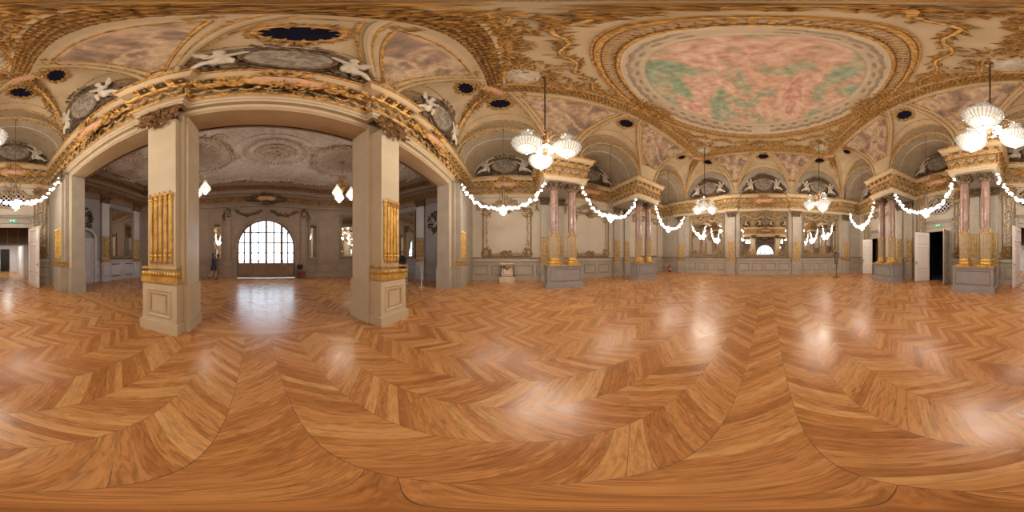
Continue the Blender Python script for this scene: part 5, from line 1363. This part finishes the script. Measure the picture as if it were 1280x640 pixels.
for sd, s, u, k_, lb in OC:
    x, y = sxy(sd, s, u); n = N3(x, y, .12); xa = {'L': (0, -1, 0), 'R': (0, 1, 0), 'F': (-1, 0, 0), 'N': (1, 0, 0)}[sd]; xa = Vector(xa); xa = (xa - n * n.dot(xa)).normalized(); za = xa.cross(n)
    M = mat4(P3(x, y, .11 if k_ > 1.2 else .05), xa, n, za)
    if ocp is None:
        ocp = oculus_proto(); ocp.matrix_world = M; tag(ocp, lb, 'vent', 'black oval openings of the vault'); o = ocp
    else: o = dup(ocp, mat=M, label=lb)
    o.scale = (k_ * .9 if k_ > 1.2 else k_, 1, 1.3 if k_ > 1.2 else k_)

# ================================================================ CHANDELIERS
def lamp_light(parent, loc, watts, rad=.1, col=WARM):
    l = bpy.data.lights.new('lamp_light', 'POINT'); l.energy = watts; l.color = col; l.shadow_soft_size = rad
    o = bpy.data.objects.new('lamp_light', l); COL.objects.link(o); o.parent = parent; o.location = loc; return o
def bowl_meshes():
    prof = [(.10, .40), (.105, .33), (.12, .24), (.18, .16), (.30, .09), (.355, .02), (.35, -.08), (.31, -.19), (.23, -.28), (.13, -.335), (.06, -.37)]
    a = MB(); a.lathe([(r * .93, z) for r, z in prof], n=28)
    s = MB()
    for k in range(30):
        t = 2 * PI * k / 30; c, d = math.cos(t), math.sin(t)
        s.tube([(r * c, r * d, z) for r, z in prof], .011, 4, caps=False)
    for rr, zz in ((.36, .03), (.36, .0), (.13, .24), (.11, .37), (.24, -.24)): s.tube([Vector((rr * math.cos(2 * PI * k / 30), rr * math.sin(2 * PI * k / 30), zz)) for k in range(30)], .014, 5, closed=True)
    for k in range(16):
        t = 2 * PI * k / 16; s.ell((.38 * math.cos(t), .38 * math.sin(t), -.02), .016, .016, .035, ID, 6, 4); s.leaf((.11 * math.cos(t), .11 * math.sin(t), .36), (math.cos(t), math.sin(t), 1.2), (math.cos(t), math.sin(t), 0), .12, .05, .3)
    s.ell((0, 0, -.42), .045, .045, .05, ID, 10, 6); s.tube([(0, 0, -.33), (0, 0, -.4)], .012, 5)
    return a, s
def chandelier_proto(zdrop):
    # origin at the ceiling rose, bowls hang zdrop below
    t = thing('crystal_chandelier', None, None)
    g = MB(); g.lathe([(.01, 0), (.16, 0), (.13, -.05), (.05, -.12), (.02, -.16)], n=16); g.build('ceiling_rose', GOLDD, t)
    g = MB(); g.tube([(0, 0, -.1), (0, 0, -zdrop + .75)], .018, 8); g.build('rod', DARKM, t)
    g = MB(); Z = -zdrop
    g.lathe([(.02, Z + .85), (.07, Z + .78), (.10, Z + .66), (.05, Z + .58), (.12, Z + .45), (.15, Z + .3), (.10, Z + .15), (.06, Z + .0), (.10, Z - .12), (.04, Z - .22), (.01, Z - .26)], n=18); r = random.Random(2)
    for k in range(24):
        a = r.uniform(0, 2 * PI); zz = r.uniform(Z + .05, Z + .7); g.leaf((.08 * math.cos(a), .08 * math.sin(a), zz), (math.cos(a), math.sin(a), r.uniform(-.3, 1.2)), (0, 0, 1), .2, .07, .4)
    g.build('gilt_stem', GOLDD, t)
    for k in range(3):
        a = PI + 2 * PI * k / 3; c, s = math.cos(a), math.sin(a)
        m = MB(); pts = [Vector((c * q[0], s * q[0], Z + q[1])) for q in ((.06, .45), (.2, .62), (.4, .66), (.55, .58), (.6, .44), (.6, .36))]; m.tube(pts, .022, 6)
        scroll(m, (c * .3, s * .3, Z + .42), (c, s, 0), (0, 0, 1), (-s, c, 0), .14, 1.3, .018)
        for q in range(10): m.ell((c * (.12 + .045 * q), s * (.12 + .045 * q), Z + .58 - .12 * math.sin(PI * q / 9)), .014, .014, .03, ID, 6, 4)
        m.build('arm', BRONZE, t)
        a_, s_ = bowl_meshes()
        b = a_.build('glowing_bowl', GLOW, t); b.location = (c * .6, s * .6, Z)
        x = s_.build('crystal_basket', CRYS, b)
        lamp_light(t, (c * .6, s * .6, Z - .8), CH_W * .5, .15); lamp_light(t, (c * .6, s * .6, Z + .62), CH_W * .55, .1)
    # cluster of glass flowers in the middle
    for k in range(7):
        a = 2 * PI * k / 6; rr = .2 if k < 6 else 0
        f = MB(); flower(f, (rr * math.cos(a), rr * math.sin(a), Z + .02 if k < 6 else Z - .1), .075); f.build('glass_flower', FLOW, t)
    return t
def flower(mb, c, r):
    F = frame3(c, (1, 0, 0), (0, 1, 0), (0, 0, 1)); mb.lathe([(.2 * r, .8 * r), (.9 * r, .35 * r), (1.1 * r, -.3 * r), (.7 * r, -.75 * r), (.01, -.9 * r)], F, 8)
    for k in range(6):
        a = 2 * PI * k / 6; mb.leaf((c[0] + r * .6 * math.cos(a), c[1] + r * .6 * math.sin(a), c[2] - r * .5), (math.cos(a), math.sin(a), -.4), (math.cos(a) * .4, math.sin(a) * .4, -1), r * 1.0, r * .7, .3)
CHL = [(-4.3, .88, 'large three-bowl crystal chandelier nearest the marble pedestal'), (3.4, .72, 'large three-bowl crystal chandelier nearest the bright corridor door'), (-4.15, 10.1, 'crystal chandelier hanging before the left mirror'), (3.1, 9.6, 'crystal chandelier hanging before the right mirror')]
ch = None
for x, y, lb in CHL:
    if ch is None: ch = chandelier_proto(ZT - 4.85); ch.location = (x, y, ZT); tag(ch, lb, 'chandelier', 'four big ballroom chandeliers')
    else: dup(ch, (x, y, ZT), 0 if y < 5 else PI / 2 + .3, lb)
# back room chandeliers: tulips of crystal on a shorter rod
def back_ch_proto(zdrop):
    t = thing('tulip_chandelier', None, None); Z = -zdrop
    g = MB(); g.lathe([(.01, 0), (.12, 0), (.08, -.06), (.02, -.1)], n=12); g.tube([(0, 0, -.05), (0, 0, Z + .7)], .015, 6); g.lathe([(.03, Z + .75), (.09, Z + .6), (.04, Z + .45), (.1, Z + .3), (.05, Z + .1)], n=12); r = random.Random(5)
    for k in range(30): a = r.uniform(0, 2 * PI); g.leaf((.06 * math.cos(a), .06 * math.sin(a), r.uniform(Z + .2, Z + .9)), (math.cos(a), math.sin(a), r.uniform(0, 1.5)), (0, 0, 1), .22, .07, .4)
    g.build('gilt_stem', GOLD, t)
    for k in range(3):
        a = 2 * PI * k / 3 + .4; c, s = math.cos(a), math.sin(a)
        m = MB(); m.tube([(0, 0, Z + .5), (c * .2, s * .2, Z + .62), (c * .42, s * .42, Z + .55), (c * .42, s * .42, Z + .38)], .016, 6); m.build('arm', GOLD, t)
        prof = [(.05, .36), (.07, .26), (.13, .14), (.22, .0), (.25, -.1), (.21, -.2), (.13, -.27), (.1, -.33), (.03, -.38)]
        b = MB(); b.lathe([(r_ * .93, z_) for r_, z_ in prof], n=20); o = b.build('tulip_shade', GLOWW, t); o.location = (c * .42, s * .42, Z)
        st = MB()
        for q in range(18): w3 = 2 * PI * q / 18; st.tube([(r_ * math.cos(w3), r_ * math.sin(w3), z_) for r_, z_ in prof], .010, 4, caps=False)
        for r_, z_ in ((.255, -.1), (.08, .25)): st.tube([Vector((r_ * math.cos(2 * PI * q / 20), r_ * math.sin(2 * PI * q / 20), z_)) for q in range(20)], .014, 5, closed=True)
        st.build('crystal_strings', CRYS, o)
        lamp_light(t, (c * .42, s * .42, Z - .5), BK_W, .12)
    return t
bc_ = back_ch_proto(BZ - 4.75); bc_.location = (-4.07, -6.93, BZ); tag(bc_, 'tulip chandelier in the back room, right of the arched window', 'chandelier', 'chandeliers of the back room')
dup(bc_, (2.62, -6.93, BZ), .5, 'tulip chandelier in the back room, left of the arched window, half hidden by the pillar')

# ================================================================ LIGHT FESTOONS
flo_me = None
def festoon(x, y0, y1, yc, lb, ztop=4.95, zlow=3.62):
    global flo_me
    t = thing('light_festoon', lb, 'festoon', (x, yc, ZC + 1.75), 0, 'festoons of lit glass flowers between the columns')
    base = ZC + 1.75; Lz = lambda z: z - base
    m = MB(); m.tube([(0, 0, 0), (0, 0, Lz(4.3))], .012, 6); m.lathe([(.01, 0), (.06, 0), (.03, -.05)], n=10); m.build('rod', BRONZE, t)
    m = MB(); m.lathe([(.02, Lz(4.75)), (.06, Lz(4.65)), (.03, Lz(4.5)), (.08, Lz(4.3)), (.04, Lz(4.0)), (.02, Lz(3.6))], n=12); r = random.Random(3)
    for k in range(6):
        a = 2 * PI * k / 6; c, s = math.cos(a), math.sin(a)
        m.tube([(c * .05, s * .05, Lz(4.6)), (c * .22, s * .22, Lz(4.45)), (c * .16, s * .16, Lz(4.1)), (c * .25, s * .25, Lz(3.85)), (c * .12, s * .12, Lz(3.65))], .012, 5)
    m.build('wire_cage', BRONZE, t)
    pts = []
    for a_, b_ in ((y0, yc), (y1, yc)):
        n = 21
        for k in range(n):
            q = (k + .2) / n; yy = a_ + (b_ - a_) * q
            z = zlow + (ztop - zlow) * (math.cosh(2.6 * (1 - q) ** 1.0) - 1) / (math.cosh(2.6) - 1) - .08 * math.sin(PI * q) + .03
            pts.append((0, yy - yc, Lz(z)))
    m = MB(); m.tube(pts[:21] + pts[21:][::-1], .01, 5); m.build('cord', BRONZE, t)
    if flo_me is None:
        f = MB(); flower(f, (0, 0, 0), .05); q = f.build('glass_flower', FLOW, None); flo_me = q.data; bpy.data.objects.remove(q)
    r = random.Random(int(x * 10 + y0 * 10))
    cl = []
    for k in range(12): a = 2 * PI * k / 6; rr = .17 if k < 6 else .10; cl.append((rr * math.cos(a), rr * math.sin(a), Lz(3.60 if k < 6 else 3.45)))
    for k in range(3): cl.append((0, 0, Lz(3.34 + .2 * k)))
    for p in pts + cl:
        for rep in ((0,) if p in cl or (pts.index(p) % 3 == 0) else (0, 1)):
            o = bpy.data.objects.new('glass_flower', flo_me); COL.objects.link(o); o.parent = t
            j = 0 if p in cl else .065
            o.location = (p[0] + r.uniform(-j, j), p[1] + r.uniform(-j, j), p[2] + r.uniform(-j, j)); o.rotation_euler = (r.uniform(-.8, .8), r.uniform(-.8, .8), r.uniform(0, 6))
            k_ = r.uniform(.8, 1.15); o.scale = (k_, k_, k_)
    for yy, zz in ((yc - .2, 3.4), ((y0 + yc) / 2, 3.75), ((y1 + yc) / 2, 3.75)): lamp_light(t, (.0 + (.25 if x < 0 else -.25), yy - yc, Lz(zz)), FE_W / 3, .12)
    return t
festoon(-7.08, -2.25, 1.5, -.38, 'light festoon hanging above the marble pedestal')
festoon(-7.08, 3.25, 6.75, 4.9, 'light festoon hanging between the two column pairs of the pedestal wall')
festoon(-7.08, 8.6, 12.4, 10.1, 'light festoon between the far column pair and the corner, pedestal wall side')
festoon(6.25, -2.4, 1.1, -.6, 'light festoon hanging before the doorway to the bright corridor')
festoon(6.25, 2.85, 6.3, 4.3, 'light festoon hanging before the doorway to the dark room')
festoon(6.25, 8.2, 11.4, 9.6, 'light festoon hanging before the farthest white door')

# ================================================================ SMALL THINGS
# marble pedestal
t = thing('marble_pedestal', 'cream marble pedestal with bronze garland before the beige wall panel', 'pedestal', (-9.45, -.28, 0), -PI / 2)
m = MB(); m.box(-.44, .44, -.3, .3, 0, .26); m.box(-.39, .39, -.27, .27, .26, .36)
m.hexa([Vector((x * k, y * k2, z)) for z, k, k2 in ((.36, .33, .24), (.95, .26, .2)) for y in (-1, 1) for x in (-1, 1)]); m.build('tapered_body', PCREAM, t, smooth=False)
m = MB(); m.box(-.33, .33, -.25, .25, .95, 1.02); m.box(-.38, .38, -.28, .28, 1.02, 1.08); m.build('top_slab', PCREAM, t, smooth=False)
m = MB(); 
F = frame3((0, .245, .36), (1, 0, 0), (0, -.04 / .59, 1), (0, 1, 0)); FF = lambda a, h, b: F(a, b, h)
m.rectmould(-.21, .21, .06, .5, [(0, 0), (.008, .012), (.016, 0)], FF)
foliage_blob(m, (0, .215, .86), EX, Vector((0, 0, 1)), (0, 1, 0), .21, .07, 40, .08, random.Random(1)); m.tube([(-.25 + .5 * k / 10, .23, .9 - .1 * math.sin(PI * k / 10)) for k in range(11)], .02, 6); m.box(-.39, .39, -.285, .285, 1.0, 1.02); m.box(-.40, .40, -.28, .28, .34, .36); m.leaf((0, .22, .82), (0, 0, -1), (0, 1, 0), .2, .08, .1); m.build('bronze_mounts', GOLDD, t)
# floor stand
t = thing('floor_stand', 'small dark metal floor stand holding a narrow display frame before the right mirror', 'stand', (4.72, 10.6, 0), PI + .3)
m = MB(); m.lathe([(.24, 0), (.24, .015), (.06, .04), (.03, .06)], n=20); m.build('base_disc', DARKM, t)
m = MB(); m.tube([(0, 0, .04), (0, 0, 1.0)], .025, 8); m.build('pole', DARKM, t)
m = MB(); m.rectmould(-.13, .13, .92, 1.75, [(0, -.02), (0, .03), (.025, .03), (.025, -.02)], ID); m.box(-.04, .04, -.03, .03, 1.75, 1.79); m.build('display_frame', DARKM, t, smooth=False)
m = MB(); m.box(-.11, .11, -.01, .01, .94, 1.73); m.build('sheet', TAUPE, t, smooth=False)
# fire extinguisher
t = thing('fire_extinguisher', 'small dark red extinguisher on the floor in the corner left of the mirror wall', 'extinguisher', (-8.75, 12.72, 0))
m = MB(); m.lathe([(.11, 0), (.12, .02), (.12, .46), (.09, .55), (.035, .6)], n=18); m.build('cylinder', REDM, t)
m = MB(); m.lathe([(.035, .6), (.04, .66), (.02, .68)], n=10); m.box(-.02, .12, -.015, .015, .68, .7); m.box(-.02, .13, -.015, .015, .64, .655); m.build('valve', DARKM, t)
m = MB(); m.tube([(-.03, 0, .64), (-.14, 0, .6), (-.17, 0, .4), (-.15, 0, .2)], .015, 6); m.build('hose', DARKM, t)
m = MB(); m.lathe([(.122, .2), (.122, .36)], n=18, cap=False); m.build('paper_band', STUC, t)
# chair with dark back near the window
t = thing('stacking_chair', 'small dark chair with a wine-red seat right of the arched window', 'chair', (-2.95, -10.35, 0), .1)
m = MB(); m.box(-.22, .22, -.2, .22, .43, .48); m.build('seat', CLOTHRED, t)
m = MB(); rows = [[Vector((-.2 + .4 * k / 8, -.24 - .04 * math.sin(PI * k / 8), z)) for k in range(9)] for z in (.62, .72, .84, .92)]; m.grid(rows); m.grid([[p + Vector((0, .03, 0)) for p in r_] for r_ in rows]); m.build('backrest', MBLK, t)
for x, y in ((-.2, -.2), (.2, -.2), (-.2, .2), (.2, .2)):
    m = MB(); m.tube([(x, y, .44), (x * 1.08, y * 1.08, 0)], .014, 6)
    if y < 0: m.tube([(x, y, .44), (x, y - .05, .9)], .014, 6)
    m.build('leg', DARKM, t)
m = MB(); m.box(-.19, .19, -.16, .18, .12, .42); m.build('storage_bin', CLOTHRED, t)
# barrier posts with a bar, low bench
t = thing('post_barrier', 'two slim pale posts joined by a thin rail beside the dark clothed person', 'barrier', (-7.0, -4.9, 0), .0)
m = MB()
m.tube([(.05, -.3, .98), (.45, .84, .98)], .014, 6); m.build('rail', COOL, t)
for x, y in ((.05, -.3), (.45, .84)):
    m = MB(); m.lathe([(.15, 0), (.15, .015), (.03, .03), (.025, .05), (.025, .99), (.035, 1.0), (.03, 1.04)], n=16); o = m.build('post', STUC, t); o.location = (x, y, 0)
t = thing('low_bench', 'low grey bench against the wall under the side room mirror', 'bench', (-8.32, -7.2, 0), PI / 2)
m = MB(); m.box(-.7, .7, -.25, .25, .4, .48); m.build('seat', TAUPE, t); 
for x in (-.6, .6):
    for y in (-.2, .2): m = MB(); m.box(x - .03, x + .03, y - .03, y + .03, 0, .4); m.build('leg', DARKM, t)

# ================================================================ PEOPLE
def person(name, label, loc, rz, H, pose, top_mat, leg_mat, coat=True):
    t = thing('person', label, 'person', loc, rz)
    s = H / 1.75
    V, E, R = pose
    V = [(x * s, y * s, z * s) for x, y, z in V]
    me = skin_mesh('body', V, E, [r * s for r in R], 1); mobj('body', me, leg_mat if leg_mat is not SKIN else SKIN, t)
    # head with face
    hd = MB(); hz = 1.62 * s
    rows = []
    for i in range(13):
        ph = PI * i / 12
        rows.append([])
        for k in range(16):
            a = 2 * PI * k / 16; r = math.sin(ph); z = -math.cos(ph); x = r * math.cos(a) * .075; y = r * math.sin(a) * .095; zz = z * .12
            if z < 0: x *= 1 + z * .28; y *= 1 + z * .12
            if abs(x) < .02 and y > .03 and abs(z + .12) < .22: y += .022 * (1 - abs(z + .12) / .22)
            if .02 < abs(x) < .045 and y > .05 and .0 < z < .25: y -= .008
            rows[-1].append(Vector((x * s, y * s + .02 * s, hz + zz * s)))
    hd.grid(rows, False, True)
    for e in (-1, 1): hd.ell((e * .078 * s, .01 * s, hz - .01 * s), .012 * s, .022 * s, .032 * s)
    hd.build('head', SKIN, t)
    h = MB(); h.ell((0, -.005 * s, hz + .03 * s), .088 * s, .105 * s, .108 * s, ID, 12, 8); h.ell((0, -.05 * s, hz - .03 * s), .075 * s, .06 * s, .09 * s, ID, 10, 6); h.build('hair', HAIR, t)
    return t, s
def hand(parent, p, d, s, mat=SKIN):
    # palm and five separate curled fingers
    p, d = Vector(p), Vector(d).normalized(); sd = Vector((0, 1, 0)); up = d.cross(sd).normalized()
    m = MB(); F = frame3(p, sd, d, up); m.ell((0, .045 * s, 0), .038 * s, .05 * s, .014 * s, F)
    for k, (x, L_) in enumerate(((-.028, .062), (-.01, .072), (.009, .068), (.027, .052))):
        a = F(x * s, .08 * s, 0); b = F(x * s, (.08 + L_ * .55) * s, -.010 * s); c = F(x * s, (.08 + L_ * .85) * s, -.03 * s); m.tube([a, b, c], .0085 * s, 6, rf=lambda t: 1 - .3 * t)
    m.tube([F(-.03 * s, .02 * s, 0), F(-.055 * s, .05 * s, -.01 * s), F(-.05 * s, .078 * s, -.022 * s)], .0095 * s, 6)
    return m.build('hand', mat, parent)
def walk_pose():
    V = [(0, 0, .95), (0, .0, 1.12), (0, .0, 1.32), (0, .0, 1.46), (0, .02, 1.53),
         (.09, 0, .90), (.10, .16, .52), (.10, .10, .10), (.10, .24, .04),
         (-.09, 0, .90), (-.10, -.05, .50), (-.10, -.34, .17), (-.10, -.24, .05),
         (.17, -.0, 1.40), (.22, -.10, 1.14), (.20, -.06, .90), (-.17, 0, 1.40), (-.22, -.02, 1.14), (-.20, .14, .94)]
    E = [(0, 1), (1, 2), (2, 3), (3, 4), (0, 5), (5, 6), (6, 7), (7, 8), (0, 9), (9, 10), (10, 11), (11, 12), (2, 13), (13, 14), (14, 15), (2, 16), (16, 17), (17, 18)]
    R = [.13, .12, .13, .055, .05, .09, .06, .042, .03, .09, .06, .042, .03, .06, .045, .03, .06, .045, .03]
    return V, E, R
def coat(parent, s, mat, z0, z1, hem=.20):
    m = MB(); prof = [(z0, hem, hem * .8), (z0 + .3, hem * .95, hem * .72), (1.0, .18, .135), (1.15, .165, .13), (1.32, .185, .135), (1.42, .175, .12), (1.47, .09, .08), (1.50, .065, .065)]
    m.grid([[Vector((a * s * math.cos(2 * PI * k / 24), b * s * math.sin(2 * PI * k / 24), z * s)) for k in range(24)] for z, a, b in prof], False, True)
    k = len(m.v); m.f.append(tuple(range(24)))
    m.build('coat', mat, parent)
def sleeves(parent, s, mat, arms):
    m = MB()
    for pts in arms: m.tube([Vector(p) * s for p in pts], .058 * s, 8, rf=lambda t: 1 - .25 * t)
    m.build('sleeves', mat, parent)
p1, s = person('a', 'person in a knee-length navy coat walking beside the arched window', (2.72, -10.25, 0), PI / 2 + .3, 1.66, walk_pose(), MCOAT, SKIN)
coat(p1, s, MCOAT, .60, 1.5, .25)
arms = [[(.17, 0, 1.40), (.23, -.10, 1.14), (.21, -.06, .92)], [(-.17, 0, 1.40), (-.23, -.02, 1.14), (-.21, .14, .95)]]; sleeves(p1, s, MCOAT, arms)
hand(p1, Vector((.205, -.05, .90)) * s, (0, .1, -1), s); hand(p1, Vector((-.205, .15, .93)) * s, (0, .2, -1), s)
for x, y, z in ((.10, .18, .03), (-.10, -.30, .07)):
    m = MB(); m.ell((x * s, y * s, (z + .02) * s), .045 * s, .13 * s, .045 * s, ID, 10, 6); m.build('shoe', SHOE, p1)
def stand_pose():
    V = [(0, 0, .95), (0, .0, 1.12), (0, .0, 1.32), (0, .0, 1.46), (0, .02, 1.53),
         (.09, 0, .90), (.10, .02, .50), (.10, 0, .10), (.11, .12, .04), (-.09, 0, .90), (-.10, .02, .50), (-.10, -.0, .10), (-.11, .12, .04),
         (.17, -.0, 1.40), (.24, -.06, 1.14), (.16, .14, 1.06), (-.17, 0, 1.40), (-.24, -.06, 1.14), (-.16, .14, 1.08)]
    return V, walk_pose()[1], walk_pose()[2]
p2, s = person('b', 'person in a black jacket and grey trousers standing half hidden behind the square pillar', (-7.38, -5.9, 0), -.7, 1.78, stand_pose(), MBLK, MTROU)
coat(p2, s, MBLK, .80, 1.5, .20)
sleeves(p2, s, MBLK, [[(.17, 0, 1.40), (.25, -.06, 1.14), (.15, .16, 1.07)], [(-.17, 0, 1.40), (-.25, -.06, 1.14), (-.15, .16, 1.09)]])
hand(p2, Vector((.15, .16, 1.07)) * s, (-.8, .6, 0), s); hand(p2, Vector((-.15, .16, 1.09)) * s, (.8, .6, 0), s)
for x in (.105, -.105):
    m = MB(); m.ell((x * s, .07 * s, .045 * s), .048 * s, .14 * s, .045 * s, ID, 10, 6); m.build('shoe', SHOE, p2)
